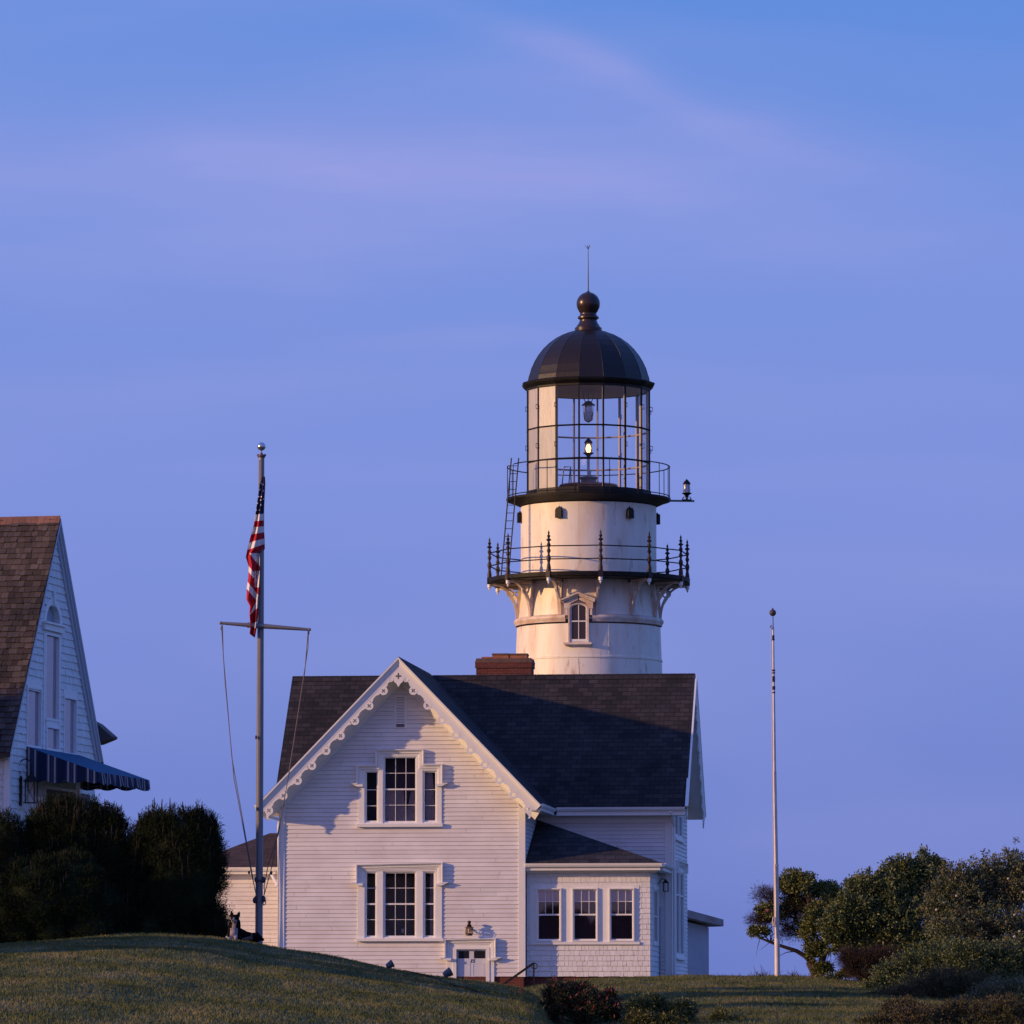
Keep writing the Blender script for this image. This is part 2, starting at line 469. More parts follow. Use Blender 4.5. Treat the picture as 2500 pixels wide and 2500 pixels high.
def sash(parent, W, x0, x1, z0, z1, vx=(), hz=(), meet=None, frame=0.035, curtain=None, w0=-0.055, name='sash', lower_plain=False, glass=GLASS, room=True, bar=0.016):
    mb = MB(); mb.T = W
    # jamb
    for (a, b, c, d) in ((x0 - 0.03, x0, z0 - 0.03, z1 + 0.03), (x1, x1 + 0.03, z0 - 0.03, z1 + 0.03), (x0, x1, z1, z1 + 0.03), (x0, x1, z0 - 0.03, z0)):
        mb.box(a, b, c, d, w0 - 0.03, 0.028)
    f = frame
    for (a, b, c, d) in ((x0, x0 + f, z0, z1), (x1 - f, x1, z0, z1), (x0 + f, x1 - f, z1 - f, z1), (x0 + f, x1 - f, z0, z0 + f * 1.3)):
        mb.box(a, b, c, d, w0, w0 + 0.035)
    if meet is not None:
        mb.box(x0 + f, x1 - f, meet - 0.024, meet + 0.024, w0, w0 + 0.04)
    zlow = (meet + 0.024) if (lower_plain and meet is not None) else z0 + f
    for x in vx: mb.box(x - bar / 2, x + bar / 2, zlow, z1 - f, w0 + 0.004, w0 + 0.028)
    for z in hz: mb.box(x0 + f, x1 - f, z - bar / 2, z + bar / 2, w0 + 0.003, w0 + 0.026)
    s = mb.build(name, TRIM, parent)
    g = MB(); g.T = W
    g.poly([(x0 + f * .5, z0 + f * .5, w0 + 0.01), (x1 - f * .5, z0 + f * .5, w0 + 0.01), (x1 - f * .5, z1 - f * .5, w0 + 0.01), (x0 + f * .5, z1 - f * .5, w0 + 0.01)])
    g.build('glass_pane', glass, parent)
    if room:
        r = MB(); r.T = W
        a, b, c, d, e, h = x0 - .05, x1 + .05, z0 - .05, z1 + .05, w0 - 0.031, w0 - 0.9
        r.poly([(a, c, h), (b, c, h), (b, d, h), (a, d, h)])
        r.poly([(a, c, e), (a, c, h), (a, d, h), (a, d, e)]); r.poly([(b, c, e), (b, d, e), (b, d, h), (b, c, h)])
        r.poly([(a, c, e), (b, c, e), (b, c, h), (a, c, h)]); r.poly([(a, d, e), (a, d, h), (b, d, h), (b, d, e)])
        r.build('dark_interior', ROOM, parent)
    if curtain:
        for (ca, cb, cz0, cz1, taper, kind) in curtain:
            c = MB(); c.T = W
            if kind == 'blind':
                c.box(ca, cb, cz0, cz1, w0 - 0.05, w0 - 0.045)
                c.build('window_blind', SHADE, parent)
            else:
                nn = 28
                for k in range(nn):
                    ua, ub = ca + (cb - ca) * k / nn, ca + (cb - ca) * (k + 1) / nn
                    wa, wb = w0 - 0.09 + 0.02 * math.sin(k * 1.25), w0 - 0.09 + 0.02 * math.sin((k + 1) * 1.25)
                    mid = (ca if taper > 0 else cb)
                    ta, tb = mid + (ua - mid) * (1 - abs(taper)), mid + (ub - mid) * (1 - abs(taper))
                    c.poly([(ua, cz0, wa), (ub, cz0, wb), (tb, cz1, wb), (ta, cz1, wa)])
                c.build('curtain', CURT, parent)
    return s
HOODP = [(0, 0.02), (0, 0.16), (0.026, 0.16), (0.036, 0.112), (0.062, 0.112), (0.066, 0.072), (0.105, 0.092), (0.122, 0.085), (0.125, 0.050), (0.155, 0.060), (0.17, 0.052), (0.172, 0.030), (0.20, 0.046), (0.20, 0.02)]
# ================================================================== MAIN HOUSE
H = Frame((0, 160, 0.9), rad(6.1))
house = empty('keepers_house', H.O, -H.th)
tag(house, 'large white clapboard house with dark roof and scalloped gable trim in front of the lighthouse', 'house')
hp = H.front
GX0 = hp(684, 2200, 0)[0]; GX1 = hp(1279, 2200, 0)[0]
GC = (GX0 + GX1) / 2; GW = (GX1 - GX0) / 2
APX, APZ = hp(972, 1603, -0.75)[0], hp(972, 1603, -0.75)[1]
GC = (GC + APX) / 2
EV = hp(1320, 1962, -0.75); HWID = EV[0] - GC            # half width of the roof at the eaves
SL = (APZ - EV[1]) / HWID                                # roof slope
DM = 3.75                                                # main block front wall
RIDGE_D = 7.1
RX1 = hp(1697, 1646, RIDGE_D)[0]; RX0 = hp(714, 1652, RIDGE_D)[0]
MW1 = hp(1638, 2200, DM)[0]
MW0 = RX0 + 0.5
MBK = RIDGE_D + (RIDGE_D - DM)
RZ = hp(1500, 1647, RIDGE_D)[1]
ME = hp(1500, 1966, 3.15)[1]
MSL = (RZ - ME) / (RIDGE_D - 3.15)
ZB = hp(1400, 2384, 0.3)[1]                              # bottom of siding
def px_z(py, d=0, px=972): return hp(px, py, d)[1]
def px_x(px, d=0, py=2100): return hp(px, py, d)[0]

def gable_x(z, c=GC, hw=GW, pad=0.0):
    # top of the wall just under the roof slab
    lim = (APZ - 0.17 - z) / SL
    if lim <= 0: return None
    return (max(c - hw, c - lim), min(c + hw, c + lim))

# --- windows of the front gable (pixels of the photograph measured on the wall plane)
def zz(y): return px_z(y)
def xx(x): return px_x(x)
UP = dict(c=(937, 1016, 1848, 2008), l=(892, 922, 1883, 2007), r=(1034, 1065, 1883, 2007))
LO = dict(c=(938, 1015.5, 2129, 2288), l=(893, 919, 2129, 2288), r=(1035.5, 1061.5, 2129, 2288))
DOOR = (1116, 1186, 2318, 2430)
def rect(t, m=0.0): return (xx(t[0]) - m, xx(t[1]) + m, zz(t[3]) - m, zz(t[2]) + m)
holes = [rect(v, 0.03) for v in list(UP.values()) + list(LO.values())] + [rect(DOOR, 0.02)]
W0 = wall(0, 0, 0, 1, 0)

front = MB(); front.T = W0
siding(front, ZB, APZ - 0.2, gable_x, 0.1275, holes)
front.build('clapboard_wall', WHITE, house)

# brick footing of the wing and the sunroom, foundation blocks
fb = MB()
fb.box(GX0 + .02, GX1 - .01, 0.02, 3.7, -1.2, ZB - 0.004)
fb.box(GX1 - .009, px_x(1584, .37), 0.42, 3.7, -1.2, ZB - 0.004)
fb.build('brick_foundation', BRICK, house)

# side walls of the wing
T = wall(GX1, 0, 0, 0, 1)
mb = MB(); mb.T = T
siding(mb, ZB, EV[1] + 0.3, lambda z: (0.0, DM), 0.1275)
mb.build('clapboard_wall', WHITE, house)
T = wall(GX0, DM, 0, 0, -1)
mb = MB(); mb.T = T
siding(mb, ZB, EV[1] + 0.3, lambda z: (0.0, DM), 0.1275)
mb.build('clapboard_wall', WHITE, house)
# corner boards
for (x, d) in ((GX0, 0), (GX1, 0)):
    cb = MB()
    s = 1 if x == GX1 else -1
    z1 = APZ - 0.22 - GW * SL
    if s > 0: cb.box(x - 0.155, x + 0.045, -0.045, 0.16, ZB - .01, z1 + .14)
    else: cb.box(x - 0.045, x + 0.13, -0.045, 0.16, ZB - .01, z1 + .1)
    cb.build('corner_board', TRIM, house)
cb = MB()
cb.box(MW1 - 0.17, MW1 + 0.045, DM - 0.045, DM + 0.16, ZB - .01, ME + 0.2)
cb.build('corner_board', TRIM, house)

# main block: front wall, right gable wall, left gable wall, rear wall
mb = MB(); mb.T = wall(0, DM, 0, 1, 0)
siding(mb, ZB, ME + 0.42, lambda z: (GX1 + .03, MW1), 0.122)
mb.build('clapboard_wall', WHITE, house)
mb = MB(); mb.T = wall(0, DM, 0, 1, 0)
siding(mb, ZB, ME + 0.42, lambda z: (MW0, GX0 - .03), 0.122)
mb.build('clapboard_wall', WHITE, house)
def mg(z):
    lim = (RZ - 0.16 - z) / MSL
    if lim <= 0: return None
    return (max(0, RIDGE_D - DM - lim), min(MBK - DM, RIDGE_D - DM + lim))
def hside(px, py):  # photo pixel on the right gable wall -> u (along depth), z
    y, z = H.side(px, py, MW1); return y - DM, z
RW = []   # windows in the right gable wall: (u0,u1,z0,z1, meet)
for (pa, pb, pt, pbm, mt) in ((1645.5, 1664, 1985, 2037, None), (1648, 1667, 2127, 2329, 2183)):
    u0, u1 = hside(pa, pt)[0], hside(pb, pt)[0]
    za, zb_ = hside(pa, pt)[1], hside(pa, pbm)[1]
    RW.append((u0, u1, zb_, za, hside(pa, mt)[1] if mt else None))
mb = MB(); mb.T = wall(MW1, DM, 0, 0, 1)
siding(mb, ZB, RZ - .2, mg, 0.125, [(a - .03, b + .03, c - .03, d + .03) for a, b, c, d, e in RW])
mb.build('clapboard_wall', WHITE, house)
mb = MB(); mb.T = wall(MW0, MBK, 0, 0, -1)
siding(mb, ZB, RZ - .2, mg, 0.125)
mb.build('clapboard_wall', WHITE, house)
mb = MB(); mb.box(MW0, MW1, MBK - .01, MBK, ZB, ME + .4); mb.build('clapboard_wall', WHITE, house)
mb = MB(); mb.box(MW0, MW1 - .01, DM + .04, MBK - .02, -1.2, ZB - .004); mb.build('brick_foundation', BRICK, house)

# --- roofs
TH = 0.13
def slab(mb, p0, p1, p2, p3, th=TH):
    mb.prism([p0, p1, p2, p3], (0, 0, -th))
OV = -0.80
mb = MB(); slab(mb, (GC, OV, APZ), (GC, RIDGE_D, APZ), (GC - HWID, RIDGE_D, EV[1]), (GC - HWID, OV, EV[1]))
mb.build('wing_roof', ROOFY, house)
mb = MB(); slab(mb, (GC + .001, OV, APZ), (GC + HWID, OV, EV[1]), (GC + HWID, RIDGE_D, EV[1]), (GC + .001, RIDGE_D, APZ))
mb.build('wing_roof', ROOFY, house)
ZD = 0.004
mb = MB(); slab(mb, (RX0, RIDGE_D, RZ), (RX1, RIDGE_D, RZ), (RX1, 3.15, ME), (RX0, 3.15, ME))
roof = mb.build('main_roof', ROOF, house)
mb = MB(); slab(mb, (RX0, RIDGE_D + .001, RZ), (RX0, 11.05, ME), (RX1, 11.05, ME), (RX1, RIDGE_D + .001, RZ))
mb.build('main_roof', ROOF, house)
mb = MB()
x = RX0
while x < RX1 - .05:
    x2 = min(x + 0.3, RX1)
    mb.prism([(x + .004, RIDGE_D - .16, RZ - .16 * MSL + .02), (x + .004, RIDGE_D, RZ + .024), (x + .004, RIDGE_D + .16, RZ - .16 * MSL + .02), (x + .004, RIDGE_D, RZ + .006)], (x2 - x - .008, 0, 0))
    x = x2
mb.build('ridge_cap', ROOF, house)

# --- rake trim of the front gable: crown moulding, verge board with round pierced lobes
RAKEY = OV + 0.03
pl = (GC - HWID - 0.02, EV[1] - 0.02 - TH * 0.2); pr = (GC + HWID + 0.02, pl[1]); pa = (GC, APZ - 0.02)
mb = MB(); mb.T = wall(0, RAKEY, 0, 1, 0)
sweep(mb, [pl, pa, pr], [(0.0, -0.04), (0.0, 0.10), (0.045, 0.10), (0.06, 0.075), (0.105, 0.045), (0.16, 0.035), (0.16, 0.02), (0.245, 0.018), (0.245, -0.04)])
mb.build('rake_moulding', TRIM, house)
def ringlobe(mb, cx, cz, R, w0, w1, rot, n=32):
    out = []; inn = []
    for k in range(n):
        a = 2 * PI * k / n
        out.append((cx + R * math.cos(a), cz + R * math.sin(a)))
        r = R * (0.17 + 0.42 * abs(math.cos(2 * (a - rot))) ** 1.6)
        inn.append((cx + r * math.cos(a), cz + r * math.sin(a)))
    for k in range(n):
        j = (k + 1) % n
        for (wq, s) in ((w1, 1), (w0, -1)):
            mb.poly([(out[k][0], out[k][1], wq), (out[j][0], out[j][1], wq), (inn[j][0], inn[j][1], wq), (inn[k][0], inn[k][1], wq)][::s])
        mb.poly([(out[k][0], out[k][1], w0), (out[j][0], out[j][1], w0), (out[j][0], out[j][1], w1), (out[k][0], out[k][1], w1)])
        mb.poly([(inn[k][0], inn[k][1], w0), (inn[k][0], inn[k][1], w1), (inn[j][0], inn[j][1], w1), (inn[j][0], inn[j][1], w0)])
def vergeboard(parent, T, cx, apz, hw, sl, nl, first=0.78, step=0.624, w=(-0.03, 0.012)):
    Lr = math.hypot(hw, hw * sl); ux, uz = hw / Lr, -hw * sl / Lr
    for s in (-1, 1):
        mb = MB(); mb.T = T
        # board between perpendicular distances .24 and .31, scooped between lobes
        pts_top = []; pts_bot = []
        nn = 120
        for k in range(nn + 1):
            q = 0.25 + (Lr - 0.05 - 0.25) * k / nn
            ph = ((q - first) / step) % 1.0
            dd = min(ph, 1 - ph) * step                  # distance along from a lobe centre
            bot = 0.315 + 0.075 * max(0, 1 - dd / 0.24) ** 0.8 + (0.02 if 0.17 < dd < 0.215 else 0)
            for (lst, pd) in ((pts_top, 0.20), (pts_bot, bot)):
                lst.append((cx + s * (ux * q - (-uz) * pd), apz + uz * q - ux * pd))
        for k in range(nn):
            q = 0.25 + (Lr - 0.3) * (k + .5) / nn
            ph = ((q - first) / step) % 1.0; dd = min(ph, 1 - ph) * step
            a, b, c, d = pts_top[k], pts_top[k + 1], pts_bot[k + 1], pts_bot[k]
            if dd < 0.115:      # over the lobes the strip stops short of the piercing
                pdm = 0.29
                f0 = (pdm - 0.20) / max(0.01, math.hypot(d[0] - a[0], d[1] - a[1]))
                f0 = min(1, f0)
                d = (a[0] + (d[0] - a[0]) * f0, a[1] + (d[1] - a[1]) * f0); c = (b[0] + (c[0] - b[0]) * f0, b[1] + (c[1] - b[1]) * f0)
            mb.poly([(*a, w[1]), (*b, w[1]), (*c, w[1]), (*d, w[1])]); mb.poly([(*a, w[0]), (*d, w[0]), (*c, w[0]), (*b, w[0])])
            mb.poly([(*d, w[1]), (*c, w[1]), (*c, w[0]), (*d, w[0])])
        for i in range(nl):
            q = first + step * i
            if q > Lr + 0.06: break
            pd = 0.375
            ringlobe(mb, cx + s * (ux * q + uz * pd), apz + uz * q - ux * pd, 0.128, w[0] + .002, w[1] + 0.003, math.atan2(1, 1) * 0 + PI / 4 * 1)
        # pendant at the foot
        q = Lr - 0.06
        px_, pz_ = cx + s * (ux * q + uz * 0.47), apz + uz * q - ux * 0.47
        mb.prism([(px_ - .05 * s, pz_ + .02, w[0]), (px_ + .06 * s, pz_ + .06, w[0]), (px_ + .065 * s, pz_ - .06, w[0]), (px_ + .02 * s, pz_ - .12, w[0]), (px_ - .03 * s, pz_ - .10, w[0]), (px_ + .01 * s, pz_ - .05, w[0])], (0, 0, w[1] - w[0]))
        mb.build('verge_board', TRIM, parent)
vergeboard(house, wall(0, RAKEY, 0, 1, 0), GC, APZ - 0.03, HWID + 0.02, SL, 9, first=1.04, step=0.627)
# apex ornament: pierced cross over a drop with two scrolls
T = wall(0, RAKEY, 0, 1, 0)
mb = MB(); mb.T = T
oz = APZ - 0.03
def extr(mb, pts, w0=-0.03, w1=0.016):
    mb.prism([(GC + x, oz + z, w1) for x, z in pts], (0, 0, w0 - w1))
ringlobe(mb, GC, oz - 0.565, 0.165, -0.03, 0.017, 0)
extr(mb, [(-.30, -.34), (.30, -.34), (.17, -.47), (0.0, -.42), (-.17, -.47)])
extr(mb, [(-.17, -.60), (-.13, -.74), (-.07, -.78), (0, -.90), (.07, -.78), (.13, -.74), (.17, -.60), (.08, -.70), (-.08, -.70)])
for s in (-1, 1):
    pts = []
    for k in range(15):
        a = PI * 1.55 * k / 14; r = 0.085 - 0.0035 * k
        pts.append((GC + s * (.225 + r * math.cos(a)), oz - .66 - r * math.sin(a) + .0, 0.0))
    mb.tube(pts, 0.022, 6)
    extr(mb, [(s * .10, -.50), (s * .30, -.52), (s * .33, -.60), (s * .29, -.66), (s * .22, -.585), (s * .12, -.62)])
mb.build('gable_ornament', TRIM, house)
# soffit boards of the rakes
mb = MB()
for s in (-1, 1):
    q_ = math.hypot(1, SL)
    f1, f2 = .14 * q_, .50 * q_
    mb = MB(); xe = GC + s * HWID
    a, b = (GC, APZ - f1), (xe, EV[1] - f1); c, d = (xe, EV[1] - f2), (GC, APZ - f2)
    mb.prism([(a[0], RAKEY + .035, a[1]), (b[0], RAKEY + .035, b[1]), (c[0] - s * .25, -.032, c[1] + .25 * SL), (d[0], -.032, d[1])], (0, 0, .02))
    mb.build('rake_soffit', TRIM, house)
mb = MB()
mb = MB(); mb.T = W0
fz_ = .49 * math.hypot(1, SL)
sweep(mb, [(GC - GW - .0, APZ - fz_ - GW * SL), (GC, APZ - fz_), (GC + GW, APZ - fz_ - GW * SL)], [(0, 0.0), (0, 0.045), (.05, 0.045), (.05, 0.0)])
mb.build('frieze_board', TRIM, house)
# eave gutters of the wing (both sides, running back)
for s in (-1, 1):
    mb = MB(); xe = GC + s * (HWID + .0)
    z = EV[1] - 0.10
    pr_ = [(0, 0), (.07 * s, .0), (.10 * s, .05), (.11 * s, .10), (0, .10)]
    y0, y1 = (RAKEY + .05, 3.2)
    mb.prism([(xe + a - .02 * s, y0, z + b) for a, b in pr_], (0, y1 - y0, 0))
    mb.prism([(xe + s * .02, y0, z - .10), (xe - s * .38, y0, z - .10), (xe - s * .38, y0, z - .002), (xe + s * .02, y0, z - .002)], (0, y1 - y0, 0))
    mb.build('gutter', TRIM, house)
# main eave: gutter, fascia and frieze at the right
def eave(x0, x1, y, z, name='gutter'):
    mb = MB()
    mb.prism([(x0, y, z), (x0, y - .07, z), (x0, y - .10, z + .05), (x0, y - .115, z + .11), (x0, y, z + .11)], (x1 - x0, 0, 0))
    mb.box(x0, x1, y + .001, y + .03, z - .14, z + .10)
    mb.build(name, TRIM, house)
eave(GC + HWID + .1, RX1 - .04, 3.15, ME - .17)
mb = MB(); mb.box(GX1 + .05, RX1 - .06, 3.19, DM + .03, ME - .31, ME - .28); mb.box(GX1 + .05, MW1 - .02, DM - .05, DM - .031, ME - .52, ME - .312)
mb.build('eave_soffit', TRIM, house)
eave(RX0 + .04, GC - HWID - .1, 3.15, ME - .17)
# right rake: soffit, barge, lobes
mb = MB()
for s in (-1, 1):
    a = (RIDGE_D, RZ - TH - .004); b = (RIDGE_D + s * 3.93, ME - TH - .004)
    mb.prism([(MW1, a[0], a[1]), (RX1 - .06, a[0], a[1]), (RX1 - .06, b[0], b[1]), (MW1, b[0], b[1])], (0, 0, -.02))
mb.build('rake_soffit', TRIM, house)
mb = MB(); mb.T = wall(RX1, 0, 0, 0, 1)
sweep(mb, [(RIDGE_D - 3.98, ME - .03), (RIDGE_D, RZ - .01), (RIDGE_D + 3.98, ME - .03)], [(0.0, -0.04), (0.0, 0.06), (0.05, 0.06), (0.07, 0.04), (0.15, 0.03), (0.245, 0.018), (0.245, -0.04)])
mb.build('rake_moulding', TRIM, house)
vergeboard(house, wall(RX1, 0, 0, 0, 1), RIDGE_D, RZ - .03, 3.97, MSL, 9, first=0.8, step=0.62)

# --- chimney on the ridge
cx0, cx1 = px_x(1160, RIDGE_D, 1640), px_x(1299, RIDGE_D, 1640)
cz = hp(1230, 1607, RIDGE_D)[1]
mb = MB(); mb.box(cx0 + .03, cx1 - .03, RIDGE_D + .02, RIDGE_D + .84, RZ - 1.2, cz - .13)
mb.box(cx0, cx1, RIDGE_D - .02, RIDGE_D + .88, cz - .30, cz - .14)
ch = mb.build('chimney', BRICK, house)
mb = MB(); mb.prism([(cx0 - .01, RIDGE_D - .03, cz - .139), (cx1 + .01, RIDGE_D - .03, cz - .139), (cx1 - .03, RIDGE_D - .03, cz), (cx0 + .04, RIDGE_D - .03, cz)], (0, .94, 0))
mb.build('cap', BRICKC, ch)
for (a, b, h, dark) in ((1174, 1198, 5, 0), (1200, 1240, 13, 1), (1243, 1285, 12.5, 1)):
    xa, xb = px_x(a, RIDGE_D, 1600), px_x(b, RIDGE_D, 1600); hh = h / 77.0
    mb = MB(); mb.box(xa, xb, RIDGE_D + .2, RIDGE_D + .7, cz + .001, cz + hh - (.05 if dark else 0))
    f = mb.build('flue', CLAY, ch)
    if dark:
        mb.mi = 0
        mb = MB(); mb.box(xa - .01, xb + .01, RIDGE_D + .18, RIDGE_D + .72, cz + hh - .049, cz + hh)
        mb.build('flue_rim', BRICKC, ch)

# --- triple windows with hood mouldings
def outline(parent, rects, w=0.05, name=None, T=W0):
    mb = MB(); mb.T = T
    for (a, b, c, d) in rects: mb.box(a, b, c, d, 0.0, w)
    return mb.build(name, TRIM, parent)
def triple(D, cas, hood, sillr, style):
    L, C_, R_ = rect(D['l']), rect(D['c']), rect(D['r'])
    xl, xr_ = xx(cas[0]), xx(cas[1]); zb_ = zz(cas[2])
    rs = []
    j = 0.03
    zt_side = zz(cas[3]); zt_c = zz(cas[4])
    rs.append((xl, L[0] - j, zb_, zt_side)); rs.append((L[1] + j, C_[0] - j, zb_, zt_side)); rs.append((C_[1] + j, R_[0] - j, zb_, zt_side)); rs.append((R_[1] + j, xr_, zb_, zt_side))
    rs.append((L[0] - j, L[1] + j, L[3] + j, zt_side)); rs.append((R_[0] - j, R_[1] + j, R_[3] + j, zt_side))
    rs.append((L[0] - j, L[1] + j, zb_, L[2] - j)); rs.append((R_[0] - j, R_[1] + j, zb_, R_[2] - j)); rs.append((C_[0] - j, C_[1] + j, zb_, C_[2] - j))
    if zt_c > zt_side + .02:
        rs.append((C_[0] - .16, C_[0] - j, zt_side, zt_c)); rs.append((C_[1] + j, C_[1] + .16, zt_side, zt_c))
        rs.append((C_[0] - j, C_[1] + j, C_[3] + j, zt_c))
    else:
        rs.append((C_[0] - j, C_[1] + j, C_[3] + j, zt_side))
    win = outline(house, rs, 0.05, 'window')
    mb = MB(); mb.T = W0
    sweep(mb, [(xx(a), zz(b)) for a, b in hood], HOODP)
    # returned feet of the hood
    xa, xb = xx(hood[0][0]), xx(hood[-1][0]); zf = zz(hood[0][1])
    for (x, s) in ((xa, -1), (xb, 1)):
        mb.prism([(x + s * .13, zf + .015, .021), (x - s * .20, zf + .015, .021), (x - s * .20, zf - .055, .021), (x - s * .02, zf - .055, .021)], (0, 0, .145))
        mb.prism([(x + s * .17, zf + .045, .021), (x - s * .02, zf + .045, .021), (x - s * .02, zf + .0155, .021), (x + s * .14, zf + .0155, .021)], (0, 0, .16))
    mb.build('hood_moulding', TRIM, win)
    mb = MB(); mb.T = W0
    mb.box(xx(sillr[0]), xx(sillr[1]), zz(sillr[3]), zz(sillr[2]), 0.0, 0.13)
    mb.build('sill', TRIM, win)
    return win, L, C_, R_
win, L, C_, R_ = triple(UP, (875, 1078.5, 2011, 1876, 1835), [(870.5, 1916), (870.5, 1868), (917, 1868), (917, 1830), (1035, 1830), (1035, 1866), (1081, 1866), (1081, 1914)], (871, 1081.5, 2011, 2019), 0)
mu = [xx(965), xx(990.3)]
mz = zz(1927)
sash(win, W0, *C_[:2], C_[2], C_[3], vx=mu, hz=[zz(1887.5), zz(1965.5)], meet=mz,
     curtain=[(C_[0] + .04, C_[0] + .36, C_[2] + .05, mz, 0.1, 'c'), (C_[0] + .36, C_[0] + .66, C_[2] + .05, mz, 0.25, 'c'), (C_[0] + .62, C_[1] - .03, C_[2] + .05, mz, -0.6, 'c')])
for i, q in enumerate((L, R_)):
    sash(win, W0, *q[:2], q[2], q[3], hz=[zz(1928), zz(1967)], curtain=[(q[0] + .05, q[1] - .04, q[2] + .05, q[3] - .05, .3, 'c')] if i else None)
win, L, C_, R_ = triple(LO, (874, 1079.5, 2291, 2127, 2127), [(871, 2158), (871, 2110), (1082, 2106), (1082, 2156)], (872, 1084, 2291, 2298), 0)
mz = zz(2207)
sash(win, W0, *C_[:2], C_[2], C_[3], vx=[xx(965), xx(990.3)], hz=[zz(2168), zz(2245)], meet=mz)
for i, q in enumerate((L, R_)):
    sash(win, W0, *q[:2], q[2], q[3], hz=[zz(2168), zz(2245)], meet=mz, curtain=[(q[0] + .16, q[1] - .04, q[2] + .05, q[3] - .05, .1, 'c')] if i else None)
mb = MB(); mb.T = W0; xq, zq = xx(983), zz(2272)
mb.box(xq - .05, xq + .05, zq - .06, zq + .06, -.12, -.11); mb.build('paper_notice', SHADE, win)

# louvre in the gable
lv = (963, 991, 1700, 1778); R = (xx(lv[0]), xx(lv[1]), zz(lv[3]), zz(lv[2]))
mb = MB(); mb.T = W0
mb.box(R[0], R[0] + .045, R[2], R[3], 0, .05); mb.box(R[1] - .045, R[1], R[2], R[3], 0, .05); mb.box(R[0] + .045, R[1] - .045, R[3] - .03, R[3], 0, .05); mb.box(R[0] + .045, R[1] - .045, R[2], R[2] + .03, 0, .05)
lo = mb.build('gable_louvre', TRIM, house)
mb = MB(); mb.T = W0
z = R[2] + .13
while z < R[3] - .05:
    mb.poly([(R[0] + .045, z, .060), (R[1] - .045, z, .060), (R[1] - .045, z + .036, .034), (R[0] + .045, z + .036, .034)])
    mb.poly([(R[0] + .045, z, .031), (R[1] - .045, z, .031), (R[1] - .045, z, .060), (R[0] + .045, z, .060)])
    z += .047
mb.build('louvre_slats', TRIM, lo)
mb = MB(); mb.T = W0; mb.box(R[0] + .05, R[1] - .05, R[2] + .035, R[3] - .035, .028, .0305); mb.build('louvre_shade_plate', ROOM, lo)  # dark plate standing in for the shade in the gaps between slats

# --- front door
D = rect(DOOR)
j = .02
dd = outline(house, [(xx(1092), D[0] - j, ZB - .9, zz(2306)), (D[1] + j, xx(1207), ZB - .9, zz(2306)), (D[0] - j, D[1] + j, D[3] + j, zz(2306))], .05, 'door')
mb = MB(); mb.T = W0
for (a, b, c, d) in ((D[0] - .12, D[0] - .012, ZB - .9, D[3] + .06), (D[1] + .012, D[1] + .12, ZB - .9, D[3] + .06), (D[0] - .012, D[1] + .012, D[3] - .0, D[3] + .06)):
    mb.box(a, b, c, d, .0505 - .04, .07)
mb.build('door_frame', TRIM, dd)
mb = MB(); mb.T = W0
sweep(mb, [(xx(1087), zz(2341)), (xx(1087), zz(2293)), (xx(1211.5), zz(2291)), (xx(1211.5), zz(2339))], HOODP)
for (x, s) in ((xx(1087), -1), (xx(1211.5), 1)):
    zf = zz(2341)
    mb.prism([(x + s * .13, zf + .015, .021), (x - s * .20, zf + .015, .021), (x - s * .20, zf - .055, .021), (x - s * .02, zf - .055, .021)], (0, 0, .145))
    mb.prism([(x + s * .17, zf + .045, .021), (x - s * .02, zf + .045, .021), (x - s * .02, zf + .0155, .021), (x + s * .14, zf + .0155, .021)], (0, 0, .16))
mb.build('hood_moulding', TRIM, dd)
DOORM = mat('pale_door_paint', (0.62, 0.64, 0.74), 0.4)
mb = MB(); mb.T = W0
mb.box(D[0], D[1], ZB - .8, D[3], -.06, -.03)
xm = (D[0] + D[1]) / 2
for (a, b) in ((D[0] + .06, xm - .045), (xm + .045, D[1] - .06)):
    for (c, d) in ((zz(2383), zz(2352)), (zz(2430), zz(2388))):
        for (e, f, g, h) in ((a, b, c, c + .015), (a, b, d - .015, d), (a, a + .015, c + .015, d - .015), (b - .015, b, c + .015, d - .015)):
            mb.box(e, f, g, h, -.03, -.022)
leaf = mb.build('door_leaf', DOORM, dd)
for (a, b) in ((1119, 1145), (1157, 1184.5)):
    mb = MB(); mb.T = W0; mb.box(xx(a), xx(b), zz(2340), zz(2322), -.0295, -.026)
    mb.build('door_glass', mat('dark_door_glass', (0.02, 0.02, 0.028), 0.08), dd)
# house number, cursive digits
fc = bpy.data.curves.new('num', 'FONT'); fc.body = '15'; fc.size = 0.155; fc.shear = 0.35; fc.extrude = 0.006; fc.align_x = 'CENTER'
fo = bpy.data.objects.new('num', fc); COL.objects.link(fo)
dg = bpy.context.evaluated_depsgraph_get()
me = bpy.data.meshes.new_from_object(fo.evaluated_get(dg)); bpy.data.objects.remove(fo)
me.materials.clear(); me.materials.append(BLACK)
num = bpy.data.objects.new('house_number', me); COL.objects.link(num); num.parent = dd
num.location = (xm + .01, 0.022, zz(2350.5)); num.rotation_euler = (PI / 2, 0, 0)

